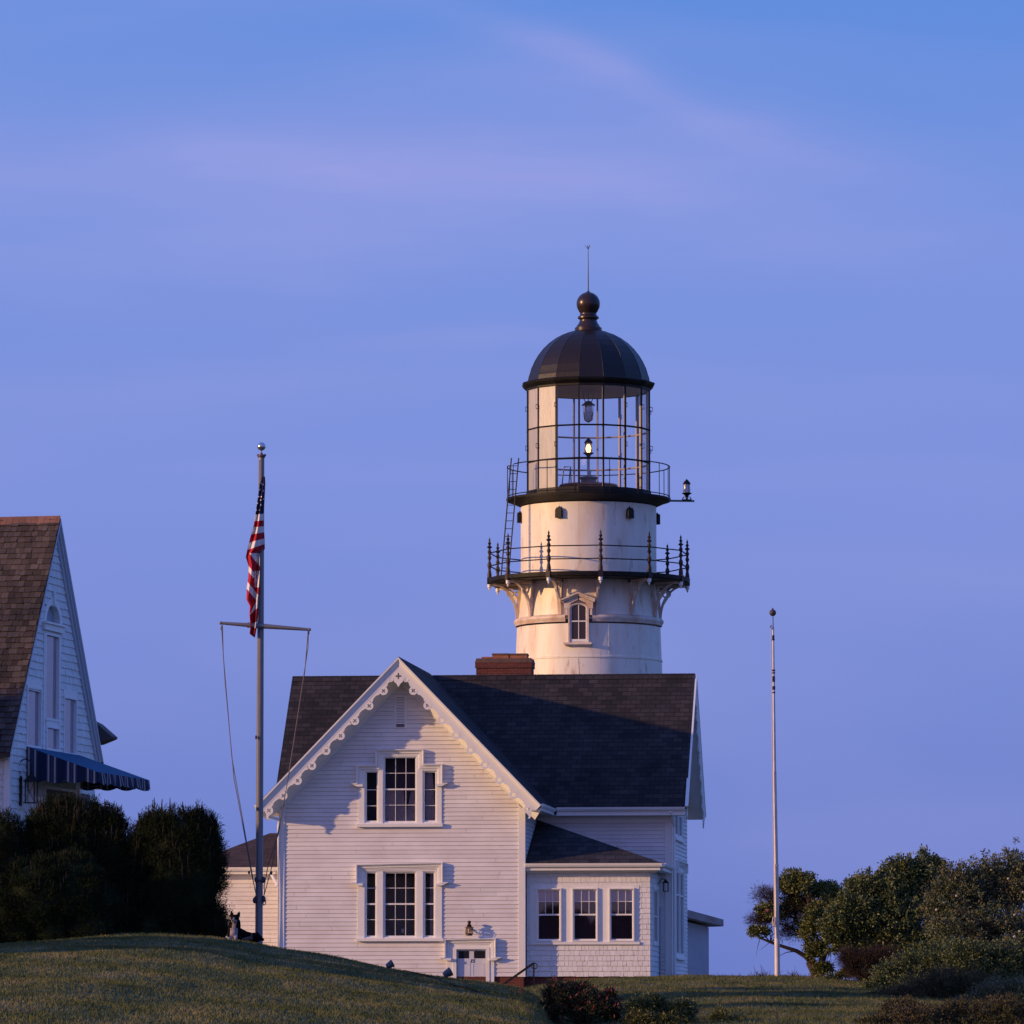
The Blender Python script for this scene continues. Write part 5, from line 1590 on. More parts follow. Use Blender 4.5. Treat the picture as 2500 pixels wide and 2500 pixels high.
h1 = RNG.uniform(.018, .05, n1) * (1 + 1.1 * (RNG.random(n1) < .012))
n2 = 190000
Y2 = RNG.uniform(86, 158, n2); X2 = (lim(1240) + (lim(2540) - lim(1240)) * RNG.random(n2)) * Y2
h2 = RNG.uniform(.025, .075, n2) * (1 + 1.0 * (RNG.random(n2) < .03))
v, f = mk_blades(np.concatenate([X, X2]), np.concatenate([Y, Y2]), np.concatenate([h1, h2]), RNG.uniform(.010, .022, n1 + n2))
g = np_obj('grass', v, f, GRB); tag(g, 'short mown summer grass growing over the lawn mounds', 'grass', kind='stuff')

# ================================================================== FLAGPOLES
YP = 109.6
bp_ = at(632, 2312, YP)
POLE = mat('grey_painted_pole', (0.20, 0.19, 0.21), 0.28, var=.15, vs=2, spec=.6)
bz0 = gz(bp_.x, YP) - .05
pole = empty('flagpole', (bp_.x, YP, bz0)); tag(pole, 'tall grey flagpole with a silver ball and cross yard carrying the flag', 'flagpole')
def lp(px, py, dy=0): v_ = at(px, py, YP + dy); return Vector((v_.x - bp_.x, v_.y - YP, v_.z - bz0))
tp = lp(638.5, 1116)
mb = MB(); mb.tube([(0, 0, 0), tp * .5, tp], [.079, .072, .060], 20); autosmooth(mb.build('pole', POLE, pole), 40)
mb = MB(); mb.lathe([(0, -.03), (.075, -.03), (.082, 0), (.075, .03), (.03, .04), (.02, .07), (0, .07)], 16, tp + Vector((0, 0, .02)))
for s in (-1, 1): mb.ball((tp.x + s * .07, tp.y, tp.z + .04), .028, 6)
mb.tube([tp + Vector((0, 0, .05)), lp(638.5, 1098)], .014, 6); mb.build('truck', mat('truck_metal', (0.09, .05, .06), .5), pole)
mb = MB(); mb.ball(lp(638.3, 1090), .088, 12); mb.build('ball_finial', mat('silver_ball', (0.62, .62, .66), .22, metal=.9), pole, smooth=True)
# yard
ya, yb = lp(539, 1521, -.11), lp(755.5, 1537, -.11)
mb = MB(); mb.tube([ya, ya.lerp(yb, .5), yb], [.030, .052, .030], 12); mb.ball(ya, .036, 6); mb.ball(yb, .036, 6); mb.tube([ya.lerp(yb, .30), ya.lerp(yb, .48)], .056, 12)
autosmooth(mb.build('yard', POLE, pole), 40)
ROPE = mat('halyard_rope', (0.16, .13, .13), .8)
mb = MB()
def rope(pts, r=.009):
    pts = [lp(*p) for p in pts]; out = [pts[0]]
    for a_, b_ in zip(pts[:-1], pts[1:]):
        for k in range(1, 9): q = a_.lerp(b_, k / 8); out.append(q)
    mb.tube(out, r, 5)
rope([(541, 1526, -.1), (541, 1534, -.1), (549, 1660, -.1), (571, 1900, -.1), (604, 2075, -.1), (613, 2128, -.1), (626, 2188, -.09)])
rope([(543, 1526, -.1), (545, 1600, -.1), (566, 1850, -.1), (606, 2078, -.1), (622, 2170, -.09)])
rope([(753, 1540, -.1), (752, 1580, -.1), (728, 1740, -.1), (700, 1920, -.1), (676, 2045, -.1), (664, 2115, -.1), (645, 2185, -.09)])
rope([(752, 1541, -.1), (744, 1640, -.1), (712, 1850, -.1), (680, 2035, -.1), (655, 2110, -.1), (644, 2170, -.09)])
rope([(644, 2160, -.09), (646, 2172, -.09), (644, 2190, -.08)]); rope([(644, 2195, -.1), (649, 2198, -.1), (648, 2208, -.1), (643, 2210, -.1), (642, 2198, -.1)])
rope([(634, 1122, -.09), (632, 1300, -.09), (631, 1520, -.18), (630, 1800, -.09), (628, 2180, -.09)], .006)
mb.build('halyard', ROPE, pole)
mb = MB()
for (px, py, r) in ((626, 2195, .05), (622, 2198, .045), (643, 2195, .05), (626, 2148, .045), (643, 2148, .045), (608, 2130, .025), (662, 2131, .03)):
    mb.ball(lp(px, py, -.04), r, 6, (1, .7, 1.5))
mb.box(-.09, .09, -.10, -.05, lp(632, 2150).z - .02, lp(632, 2150).z + .02)
for (px, py) in ((541, 1534), (753, 1545), (627, 1975), (625, 1800)):
    mb.ball(lp(px, py, -.08), .024, 5, (1, 1, 1.8))
mb.build('cleat', mat('cleat_iron', (.05, .045, .06), .6), pole)

# flag hanging in folds
def lerp_tab(tab, y):
    ys_ = [b for a, b in tab]; return float(np.interp(y, ys_, [a for a, b in tab]))
Rt = [(490, 400), (493, 460), (486, 600), (479, 750), (481, 900), (487, 1000), (488, 1085), (450, 1105), (441, 1115), (441, 1280), (431, 1450), (422, 1640), (415, 1770), (408, 1840), (395, 1915)]
Lt = [(468, 400), (440, 470), (425, 580), (402, 740), (386, 850), (350, 980), (325, 1080), (309, 1160), (335, 1240), (334, 1340), (319, 1450), (315, 1560), (347, 1620), (342, 1700), (350, 1780), (352, 1820), (345, 1882), (388, 1915)]
ZF = 3.864
def fcol(x, y):
    """0 navy 1 red 2 white 3 star; zoomed photo coordinates of the cloth"""
    if y < 1115 and not (y > 1090 and x < 440):
        for (sx, sy) in ((457, 466), (475, 476), (442, 525), (475, 534), (431, 590), (419, 652), (452, 668), (478, 612), (408, 717), (395, 780), (434, 716), (455, 590), (447, 620)):
            rr_ = 5.4 if sx < 460 else 4.2
            if abs(x - sx) / rr_ + abs(y - sy) / (rr_ * 1.25) < 1.35: return 3
        k = (y - 750) - (480 - x) * .10 * (1 if y < 900 else 1.0) - max(0, y - 880) / 240 * (480 - x) * .28
        if k < 0: return 0
        if k < 62: return 2
        if k < 118: return 1
        if k < 176: return 2
        if k < 236: return 1
        if k < 290: return 2
        return 1
    # folded lower part: diagonal bands on the left fold
    if y < 1310 and x > 338:
        a_ = y - (1120 + (x - 340) * 1.25)
        if a_ < 0 and y > 1120 - 0: 
            b_ = y - (1110 + (x - 340) * .15)
            if b_ > 0 and a_ < 0 and (y < 1120 + (x - 345) * 2.6): return 2
            return 1
    if x > 388 and y > 1290 and y < 1445:
        return 2 if (395 < x < 405 or x > 412) else 1
    if y > 1500 and x > 348 + 0:
        c_ = y + (x - 350) * 1.9
        if 1690 < c_ and y < 1705 - (x - 345) * .9: return 2
        if y >= 1705 - (x - 345) * .9 and y < 1790 - (x - 345) * .3: return 1
        if y > 1790 - (x - 345) * .3 and y < 1830 and x > 380: return 2
        if y > 1820: return 1
    k = y - (1150 + (x - 312) * 1.25)
    if k < 60: return 1
    if k < 120: return 2
    if k < 225: return 1
    if k < 300: return 2
    return 1
FN = [mat('flag_navy', (.012, .014, .06), .75, spec=.2), mat('flag_red', (.42, .015, .03), .75, spec=.2), mat('flag_white', (.72, .70, .72), .75, spec=.2), mat('flag_star', (.75, .73, .75), .75, spec=.2)]
NR, NC = 300, 26
V = np.empty((NR + 1, NC + 1, 3)); zx = np.empty((NR + 1, NC + 1, 2))
fo_ = at(632, 1180, YP)
for i in range(NR + 1):
    y = 400 + (1915 - 400) * i / NR
    l, r = lerp_tab(Lt, y), lerp_tab(Rt, y)
    for j in range(NC + 1):
        u = j / NC; x = l + (r - l) * u
        fold = .05 * math.sin(u * 2 * PI * 1.25 + y * .004) + .03 * math.sin(u * 2 * PI * 2.6 + 1 + y * .007) + .01 * math.sin(y * .03 + u * 4)
        amp = min(1, (y - 390) / 400)
        depth = -.13 - fold * amp * (1.0 if r - l > 30 else .5)
        v_ = at(520 + x / ZF, 1060 + y / ZF, YP + depth)
        V[i, j] = (v_.x - fo_.x, v_.y - YP, v_.z - fo_.z); zx[i, j] = (x, y)
fl = []; mi = []
for i in range(NR):
    for j in range(NC):
        a_ = i * (NC + 1) + j; fl.append([a_, a_ + 1, a_ + NC + 2, a_ + NC + 1])
        c_ = (zx[i, j] + zx[i + 1, j + 1]) / 2; mi.append(fcol(c_[0], c_[1]))
# a second, deeper layer of cloth behind gives the bunch its thickness
V2 = V.copy(); V2[:, :, 1] += .07; nV = V.reshape(-1, 3).shape[0]
fl2 = [[q + nV for q in f_[::-1]] for f_ in fl]
edge = []
for i in range(NR):
    for j in (0, NC):
        a_ = i * (NC + 1) + j; b_ = a_ + NC + 1; edge.append([a_, b_, b_ + nV, a_ + nV])
em = [mi[i * NC + (0 if j == 0 else NC - 1)] for i in range(NR) for j in (0, 1)]
fob = np_obj('flag', np.concatenate([V.reshape(-1, 3), V2.reshape(-1, 3)]), np.array(fl + fl2 + edge), FN, mi=np.array(mi + mi + em), smooth=True)
fob.location = (fo_.x, YP, fo_.z)
tag(fob, 'furled stars and stripes flag hanging limp down the grey pole', 'flag')

# right white pole
YQ = 151.0
q0 = at(1898, 2386, YQ); zb0 = gz(q0.x, YQ) - .1
p2 = empty('flagpole', (q0.x, YQ, zb0)); tag(p2, 'slender white flagpole with dark ball standing bare on the right hand lawn', 'flagpole')
def rpx(px, py, dy=0): v_ = at(px, py, YQ + dy); return Vector((v_.x - q0.x, v_.y - YQ, v_.z - zb0))
PW = mat('white_pole_paint', (.74, .70, .70), .45, col2=(.52, .44, .42), vs=2.5, stretch=(1, 1, .5)); DKM = mat('dark_band', (.06, .045, .05), .6)
t0_, t1_, t2_, t3_ = Vector((0, 0, 0)), rpx(1895, 2113), rpx(1891.3, 1887), rpx(1887.5, 1530)
mb = MB(); mb.tube([t0_, t1_], [.078, .066], 16); mb.tube([t1_, t2_], [.058, .050], 16); mb.tube([t2_, t3_], [.044, .026], 16)
mb.tube([t1_ + Vector((0, 0, -.02)), t1_ + Vector((0, 0, .03))], .07, 16); mb.tube([t2_ + Vector((0, 0, -.02)), t2_ + Vector((0, 0, .03))], .054, 16)
autosmooth(mb.build('pole', PW, p2), 40)
mb = MB(); mb.tube([t3_, rpx(1887, 1504)], .014, 6); mb.ball(rpx(1886.5, 1496), .098, 10); mb.lathe([(0, 0), (.03, .0), (.01, .05), (0, .06)], 6, rpx(1886.5, 1488)); mb.build('ball_finial', DKM, p2, smooth=True)
mb = MB()
for (py, h, r) in ((1556, 10, .036), (1562, 3, .045), (1637, 4, .048), (1643, 3, .048), (1658, 14, .042), (1680, 9, .044), (1691, 3, .046)):
    k = (py - 1530) / (1887 - 1530); c_ = t3_.lerp(t2_, k); mb.tube([c_ - Vector((0, 0, h / 170)), c_ + Vector((0, 0, h / 170))], r, 10)
mb.tube([rpx(1883, 1536, -.03), rpx(1881, 1530, -.03), rpx(1884, 1527, -.03)], .02, 6)
mb.build('band', DKM, p2)
mb = MB(); mb.tube([rpx(1882.5, 1532, -.05), rpx(1884, 1700, -.06), rpx(1886.5, 1950, -.07), rpx(1890, 2200, -.09), rpx(1890.5, 2260, -.09), rpx(1892, 2290, -.09)], .009, 5)
mb.tube([rpx(1888, 2238, -.09), rpx(1886, 2255, -.09), rpx(1888, 2262, -.09), rpx(1890, 2250, -.09)], .022, 6)
mb.tube([rpx(1890, 2225, -.02), rpx(1899, 2225, -.02)], .015, 6)
mb.build('halyard', mat('pale_rope', (.58, .5, .52), .8), p2)

# ================================================================== DOG
YD = 107.6
dp = at(598, 2308, YD); dz = gz(dp.x, YD)
def remeshed(name, fn, mats, parent, voxel, paint=None, sm=6):
    mb = MB(); fn(mb); o = mb.build('tmp', mats)
    m = o.modifiers.new('r', 'REMESH'); m.mode = 'VOXEL'; m.voxel_size = voxel
    m2 = o.modifiers.new('s', 'SMOOTH'); m2.iterations = sm; m2.factor = .5
    dgx = bpy.context.evaluated_depsgraph_get()
    me = bpy.data.meshes.new_from_object(o.evaluated_get(dgx)); me.name = name
    bpy.data.objects.remove(o)
    me.materials.clear()
    for m_ in mats: me.materials.append(m_)
    if paint:
        for p in me.polygons: p.material_index = paint(p.center)
    me.polygons.foreach_set('use_smooth', [True] * len(me.polygons))
    o = bpy.data.objects.new(name, me); COL.objects.link(o)
    if parent: o.parent = parent
    return o
def dogshape(mb):
    mb.ball((-.225, -.10, .19), .15, 10, (.85, .85, 1.25))
    mb.ball((-.225, -.13, .12), .14, 10, (.9, .9, .9))
    mb.tube([(-.215, -.08, .26), (-.20, -.11, .36), (-.195, -.13, .43)], [.135, .118, .10], 16)
    mb.ball((-.195, -.15, .455), .092, 10, (.92, 1.0, .9))
    mb.tube([(-.205, -.20, .435), (-.225, -.29, .405), (-.235, -.335, .395)], [.062, .043, .034], 12)
    mb.tube([(-.258, -.13, .50), (-.270, -.125, .57), (-.272, -.125, .625)], [.042, .030, .006], 8)
    mb.tube([(-.135, -.13, .50), (-.118, -.125, .56), (-.108, -.125, .605)], [.044, .032, .006], 8)
    mb.tube([(-.20, -.02, .17), (0, .08, .09), (.18, .14, .06)], [.14, .115, .10], 16)
    mb.ball((.18, .08, .07), .125, 10, (1.2, 1, .85))
    mb.tube([(.20, .12, .11), (.32, .12, .05), (.38, .08, .02)], [.10, .05, .025], 10)
    for x in (-.30, -.17):
        mb.tube([(x + .01, -.15, .14), (x, -.24, .06), (x, -.36, .035)], [.062, .045, .036], 10)
        mb.ball((x, -.39, .033), .042, 8, (1, 1.25, .75))
    mb.tube([(.20, .0, .08), (.10, -.09, .05), (.0, -.12, .035)], [.07, .05, .036], 10)
    mb.ball((-.02, -.125, .033), .04, 8, (1.3, 1, .75))
def dogpaint(c):
    x, y, z = c
    if y < -.31 and z < .1: return 1
    if z < .26 and y < -.17 and -.29 < x < -.14: return 1
    if z < .33 and y < -.195 and -.255 < x < -.17: return 1
    if y < -.215 and z < .425 and z > .33: return 1
    if y < -.205 and abs(x + .213) < .018 and z < .47 and z > .40: return 1
    if z > .53: return 0
    if y < -.08 and z < .09 and x > -.1 and x < .16: return 2
    if .12 < x < .15 and y < .02 and z > .05: return 2
    return 0
dog = empty('dog', (dp.x, YD, dz)); tag(dog, 'black dog with white chest and muzzle lying at the foot of the grey flagpole', 'dog')
FB, FW, FT = mat('black_fur', (.010, .008, .009), .95, var=.4, vs=20, spec=.03), mat('white_fur', (.42, .36, .38), .95, col2=(.20, .17, .18), vs=14, spec=.05), mat('tan_fur', (.11, .085, .075), .95, spec=.05)
remeshed('body', dogshape, [FB, FW, FT], dog, .012, dogpaint)
mb = MB(); mb.ball((-.236, -.368, .405), .016, 6); mb.build('nose', FB, dog, smooth=True)
mb = MB()
for x in (-.238, -.172): mb.ball((x, -.228, .475), .011, 6)
mb.build('eye', mat('dog_eye', (.02, .012, .008), .1), dog, smooth=True)

# ================================================================== BIRD by the white pole
vb = at(1877, 2225, 150.2)
bird = empty('bird', vb, rad(20)); tag(bird, 'small brown bird with spread wings just left of the white flagpole', 'bird')
BRN = mat('brown_feathers', (.22, .085, .045), .8, var=.3, vs=20)
def birds(mb):
    mb.ball((0, 0, 0), .055, 8, (1.6, .9, .9)); mb.ball((.085, 0, .02), .036, 8)
    mb.tube([(.11, 0, .02), (.14, 0, .015)], [.014, .004], 6)
    mb.tube([(-.07, 0, 0), (-.16, 0, -.015)], [.03, .02], 6)
remeshed('body', birds, [BRN], bird, .008, None, 3)
for s in (-1, 1):
    mb = MB(); mb.prism([(.05, s * .03, .02), (.03, s * .13, .07), (-.02, s * .20, .06), (-.06, s * .16, .045), (-.05, s * .03, .015)], (0, 0, .006)); mb.build('wing', BRN, bird)

# ================================================================== LAWN SPOTLIGHTS, CABLE, SMALL PLANT
SPM = mat('spotlight_enamel', (.09, .125, .15), .35, var=.2, vs=8)
sp0 = None
for (px, py, Y_, rz_2, lab) in ((952, 2353, 106.5, rad(28), 'grey lawn spotlight higher up the slope, nearer the dog'), (1093, 2378, 106.5, rad(40), 'grey lawn spotlight lower down the slope, below the house door')):
    v_ = at(px, py, Y_); zg_ = gz(v_.x, Y_) + .0
    o = empty('spotlight', (v_.x, Y_, zg_), 0)
    o.scale = (.85, .85, .85)
    hgt = max(.08, v_.z - zg_)
    if sp0 is None:
        mb = MB(); mb.T = None
        mb.lathe([(0, -.10), (.05, -.09), (.07, -.04), (.092, .07), (.098, .075), (.085, .08), (.075, .06), (0, .05)], 20)
        for v3 in range(len(mb.v)):
            q_ = Matrix.Rotation(rad(62), 3, 'Y') @ Matrix.Rotation(rad(-10), 3, 'X') @ Vector(mb.v[v3]); mb.v[v3] = (q_.x, q_.y, q_.z + .12)
        sp0 = autosmooth(mb.build('spotlight_head', SPM, o), 40)
        mb = MB(); mb.tube([(0, 0, -.08), (0, 0, .06)], .012, 6); mb.box(-.05, .05, -.02, .02, .05, .065); sp1 = mb.build('stake', BLACK, o)
    else:
        for s_o in (sp0, sp1):
            c = s_o.copy(); COL.objects.link(c); c.parent = o
        o.scale = (1.0, 1.0, 1.0)
    tag(o, lab, 'spotlight', 'spotlights on the lawn slope')
pts = []
for (px, py) in ((985, 2366), (1030, 2383), (1060, 2392), (1110, 2410), (1172, 2428)):
    Y_ = 80.0
    while Y_ < 107.4 and at(px, py, Y_).z > gz(at(px, py, Y_).x, Y_): Y_ += .1
    v_ = at(px, py, Y_); pts.append((v_.x, Y_, gz(v_.x, Y_) + .035))
mb = MB(); mb.tube(pts, .010, 5); cb_ = mb.build('cable', mat('black_rubber', (.010, .010, .012), .9, spec=.1)); tag(cb_, 'thin black cable running down the lawn slope from the spotlights', 'cable')

# ================================================================== PLANTS
def leafmat(name, c1, c2, var=.45, vs=2.0, rough=.6, spec=.3):
    m = mat(name, c1, rough, col2=c2, vs=vs, island=var, spec=spec)
    return m
def leaf_cards(P, Nrm, ln, wd, rng=RNG, up=0.0):
    """one folded leaf (two quads) per point; P (n,3), Nrm the outward direction"""
    n = len(P)
    d = Nrm + rng.normal(0, .75, (n, 3)); d[:, 2] += up
    d /= np.linalg.norm(d, axis=1, keepdims=True) + 1e-9
    r = rng.normal(0, 1, (n, 3)); s = np.cross(d, r); s /= np.linalg.norm(s, axis=1, keepdims=True) + 1e-9
    L = (ln[0] + (ln[1] - ln[0]) * rng.random(n))[:, None]; Wd = (wd[0] + (wd[1] - wd[0]) * rng.random(n))[:, None]
    v = np.empty((n, 4, 3)); v[:, 0] = P; v[:, 1] = P + d * L * .5 + s * Wd * .5; v[:, 2] = P + d * L; v[:, 3] = P + d * L * .5 - s * Wd * .5
    return v.reshape(-1, 3), np.arange(4 * n).reshape(-1, 4)
def crown(blobs, nclump, per, sig, ln, wd, up=.3, shell=(.55, 1.0), rng=RNG, ztrim=None, flat=1.0, jit=.13):
    """leaf clumps spread through the outer volume of ellipsoids; blobs = (cx,cy,cz,rx,ry,rz,weight)"""
    wts = np.array([b[6] for b in blobs]); wts = wts / wts.sum()
    bi = rng.choice(len(blobs), nclump, p=wts); B = np.array([b[:6] for b in blobs])[bi]
    d = rng.normal(0, 1, (nclump, 3)); d /= np.linalg.norm(d, axis=1, keepdims=True)
    low = d[:, 2] < -.55; d[low, 2] *= -.6
    rr = shell[0] + (shell[1] - shell[0]) * rng.random(nclump) ** .6
    rr = rr * (1 + jit * rng.normal(0, 1, nclump))
    Cc = B[:, :3] + d * B[:, 3:6] * rr[:, None]
    if ztrim is not None: Cc[:, 2] = np.maximum(Cc[:, 2], ztrim)
    m_ = (per * (.5 + rng.random(nclump))).astype(int)
    idx = np.repeat(np.arange(nclump), m_)
    off = rng.normal(0, 1, (len(idx), 3)); off /= (np.linalg.norm(off, axis=1, keepdims=True) + 1e-9); off *= (rng.random(len(idx)) ** .5)[:, None]
    ss = sig * (.6 + .8 * rng.random(nclump)); P = Cc[idx] + off * ss[idx][:, None] * np.array([1, 1, flat])
    nr = off + d[idx] * .6
    v, f = leaf_cards(P, nr, ln, wd, rng, up)
    return v, f, Cc
def branches(mb, base, tips, r0, r1=.006, fork=.45, bend=.12, trunks=None, rnd=random):
    for t_ in tips:
        t_ = Vector(t_); b_ = Vector(base)
        if trunks: b_ = min((Vector(q) for q in trunks), key=lambda q: (q - t_).length)
        mid = b_.lerp(t_, .5) + Vector((rnd.gauss(0, bend), rnd.gauss(0, bend), rnd.gauss(.05, bend)))
        m1 = b_.lerp(mid, .55) + Vector((rnd.gauss(0, bend * .4), rnd.gauss(0, bend * .4), 0))
        mb.tube([b_, m1, mid, mid.lerp(t_, .6) + Vector((rnd.gauss(0, bend * .3),) * 3), t_], [r0, r0 * .75, r0 * .5, r0 * .3, r1], 5, cap=False)
BARK = mat('dark_bark', (.060, .042, .038), .9, var=.4, vs=8, bump=.4, bs=30)
TWIG = mat('brown_twigs', (.055, .034, .034), .9, var=.4, vs=6)
def plant(name, label, cat, px, Y, leaf, blobs_px, nclump, per, sig, ln, wd, up=.3, twig=TWIG, tips=60, r0=.02, shell=(.5, 1.0), group=None, trunks=None, extra=None, basepy=None, thick=.8, bendv=.1, flat=1.0):
    b_ = at(px, 2400, Y); zg_ = gz(b_.x, Y)
    e = empty(name, (b_.x, Y, zg_)); tag(e, label, cat, group)
    blobs = []
    for (cx_, cy_, rx_2, ry_2, wt, dy) in blobs_px:       # centre and radii as they measure in the photograph, in pixels at this distance
        c_ = at(cx_, cy_, Y + dy); s = Y / F
        blobs.append((c_.x - b_.x, dy, c_.z - zg_, rx_2 * s, rx_2 * s * thick, ry_2 * s, wt))
    v, f, Cc = crown(blobs, nclump, per, sig, ln, wd, up, shell, ztrim=.03, flat=flat, jit=.15)
    np_obj('foliage', v, f, leaf, e)
    mb = MB()
    sel = Cc[RNG.choice(len(Cc), min(tips, len(Cc)), replace=False)]
    branches(mb, (0, 0, 0), [tuple(q) for q in sel], r0, trunks=trunks, bend=bendv)
    if extra: extra(mb, b_, zg_)
    mb.build('branches', twig, e)
    return e, b_, zg_, Cc

# --- dark evergreens by the left house
EVG = leafmat('evergreen_needles', (.020, .030, .012), (.014, .021, .010), .5, 2.2, .8, .08)
CAND = mat('pine_candles', (.050, .040, .026), .85, var=.3, vs=5, spec=.1)
def evergreen(px, Y, label, blobs_px, nclump, candles, cmax=.28, ccl=(0.5, 1.0)):
    b_ = at(px, 2300, Y); zg_ = gz(b_.x, Y)
    e = empty('evergreen_bush', (b_.x, Y, zg_)); tag(e, label, 'bush', 'dark evergreens between the two houses')
    s = Y / F; blobs = []
    xa = min(q[0] - q[2] * .8 for q in blobs_px); xb = max(q[0] + q[2] * .45 for q in blobs_px); gp_ = 2500 - zg_ / Y * F
    blobs_px = list(blobs_px) + [(xa + (xb - xa) * k / 3., gp_ - 22, (xb - xa) * .24, 50, .5, -.15) for k in range(4)]
    for (cx_, cy_, rx_2, ry_2, wt, dy) in blobs_px:
        c_ = at(cx_, cy_, Y + dy); blobs.append((c_.x - b_.x, dy, c_.z - zg_, rx_2 * s, rx_2 * s * .75, ry_2 * s, wt))
    v, f, Cc = crown(blobs, nclump, 40, .10, (.06, .13), (.008, .016), .8, (.78, 1.02), ztrim=.02, flat=1.5, jit=.045)
    np_obj('foliage', v, f, EVG, e)
    # solid shaded heart of branches and old needles
    mb = MB()
    for (cx_, cy_, cz_, rx_2, ry_2, rz_2, wt) in blobs:
        T0 = len(mb.v); mb.ball((cx_, cy_, cz_), 1, 10, (rx_2 * .82, ry_2 * .82, rz_2 * .84))
        for i in range(T0, len(mb.v)):
            q_ = Vector(mb.v[i]); nn_ = mnoise.noise(q_ * 2.3) * .10; c0 = Vector((cx_, cy_, cz_)); q_ = c0 + (q_ - c0) * (1 + nn_); mb.v[i] = (q_.x, q_.y, max(q_.z, -.05))
    mb.build('branches', EVG, e, smooth=True)
    mb = MB()
    top = [c_ for c_ in Cc if c_[2] > 0]
    for _ in range(candles):
        bl = blobs[RNG.choice(len(blobs), p=np.array([b[6] for b in blobs]) / sum(b[6] for b in blobs))]
        a_ = random.uniform(-1, 1); bb = random.uniform(-1, .2)
        if a_ * a_ + bb * bb > 1: continue
        hz_z = bl[5] * math.sqrt(max(0, 1 - a_ * a_ - bb * bb))
        if random.random() < .22: hz_z *= random.uniform(.2, .9); bb = -math.sqrt(max(0, 1 - a_ * a_ - (hz_z / bl[5]) ** 2))
        p = Vector((bl[0] + a_ * bl[3] * .98, bl[1] + bb * bl[4] * .98, bl[2] + hz_z * .99))
        h_ = random.uniform(.07, cmax) * (.7 if random.random() < .6 else 1.15)
        lean = Vector((random.gauss(0, .02), random.gauss(0, .02), 0))
        mb.tube([p - Vector((0, 0, .08)), p + lean + Vector((0, 0, h_ * .6)), p + lean * 1.5 + Vector((0, 0, h_))], [.016, .014, .006], 5)
    tag(mb.build('pine_candles', CAND, e), kind='stuff')
    return e
evergreen(430, 108.8, 'dark rounded evergreen bush with upright shoots nearest the flagpole', [(440, 2170, 110, 140, 3, 0), (380, 2115, 72, 125, 2, .2), (488, 2115, 58, 118, 1.6, 0), (435, 2085, 75, 105, 1.8, 0), (345, 2180, 60, 130, 1.6, .1), (385, 2040, 52, 60, .9, .1), (488, 2055, 46, 72, .9, .1)], 3000, 210, .34)
evergreen(210, 109.0, 'largest dark evergreen bush below the striped awning', [(190, 2120, 118, 165, 3, .3), (130, 2105, 78, 145, 2, .3), (262, 2105, 66, 125, 1.8, .1), (215, 2230, 130, 90, 1.4, -.3), (180, 2040, 90, 88, 1.4, .3), (118, 2035, 58, 62, .9, .2), (255, 2030, 50, 58, .9, .2)], 3000, 240, .24)
evergreen(20, 108.4, 'small dark evergreen bush at the left edge below the corner lantern', [(12, 2110, 55, 125, 2, .6), (-20, 2220, 90, 90, 1, 0), (40, 2200, 60, 95, 1, .3)], 1000, 60, .12)
evergreen(110, 107.4, 'low dark evergreen bush spreading in front of the larger ones', [(90, 2200, 110, 105, 2, 0), (170, 2190, 90, 105, 1.5, 0), (10, 2230, 80, 75, 1, -.1)], 1500, 120, .16)

evergreen(-190, 107.6, 'unseen evergreen bush added beyond the left edge to shade the visible row', [(-150, 2130, 100, 150, 2, 0), (-260, 2120, 110, 170, 2, -.3), (-400, 2110, 120, 190, 2, -.4)], 1500, 60, .2)  # out of view, put in to throw shade on the visible bushes
for (px_, Y_, lb_) in ((-640, 91.5, 'unseen tall evergreen added beyond the left edge to shade the lawn crest, first of three'), (-590, 95.8, 'unseen tall evergreen added beyond the left edge to shade the lawn crest, second of three'), (-520, 100.2, 'unseen tall evergreen added beyond the left edge to shade the lawn crest, third of three')):
    evergreen(px_, Y_, lb_, [(px_, 2150, 150, 260, 2, 0), (px_ - 120, 2150, 150, 250, 2, 1.2), (px_ + 10, 2150, 140, 250, 2, 2.6)], 700, 20, .2)  # unseen blockers, added so their shadow falls along the lawn crest
evergreen(-300, 103.2, 'unseen evergreen bush added beyond the left edge to shade the lawn crest', [(-190, 2190, 80, 120, 2, 0), (-300, 2170, 110, 140, 2, 0), (-420, 2170, 110, 150, 2, 0)], 900, 30, .2)  # out of view, added to cast the shade band on the crest
evergreen(-474, 116.0, 'unseen tall evergreen added beyond the left edge to shade the shingled house roof', [(-474, 1990, 190, 440, 3, 0), (-380, 1990, 110, 380, 2, .2), (-600, 1990, 150, 420, 2, -.2), (-474, 1700, 100, 150, 1, 0)], 2600, 40, .2)  # unseen blocker, added to keep sun off the lower roof
# --- right hand trees and shrubs
LEAF = leafmat('broad_leaves', (.085, .108, .030), (.165, .170, .050), .5, 1.6, .5, .35)
LEAFD = leafmat('dark_leaves', (.068, .094, .034), (.120, .138, .050), .5, 1.4, .5, .35)
LEAFR = leafmat('bronze_leaves', (.125, .120, .066), (.105, .130, .066), .5, 1.5, .55, .3)
GREYT = leafmat('brown_dead_twigs', (.062, .042, .034), (.045, .034, .030), .4, 2, .9, .1)
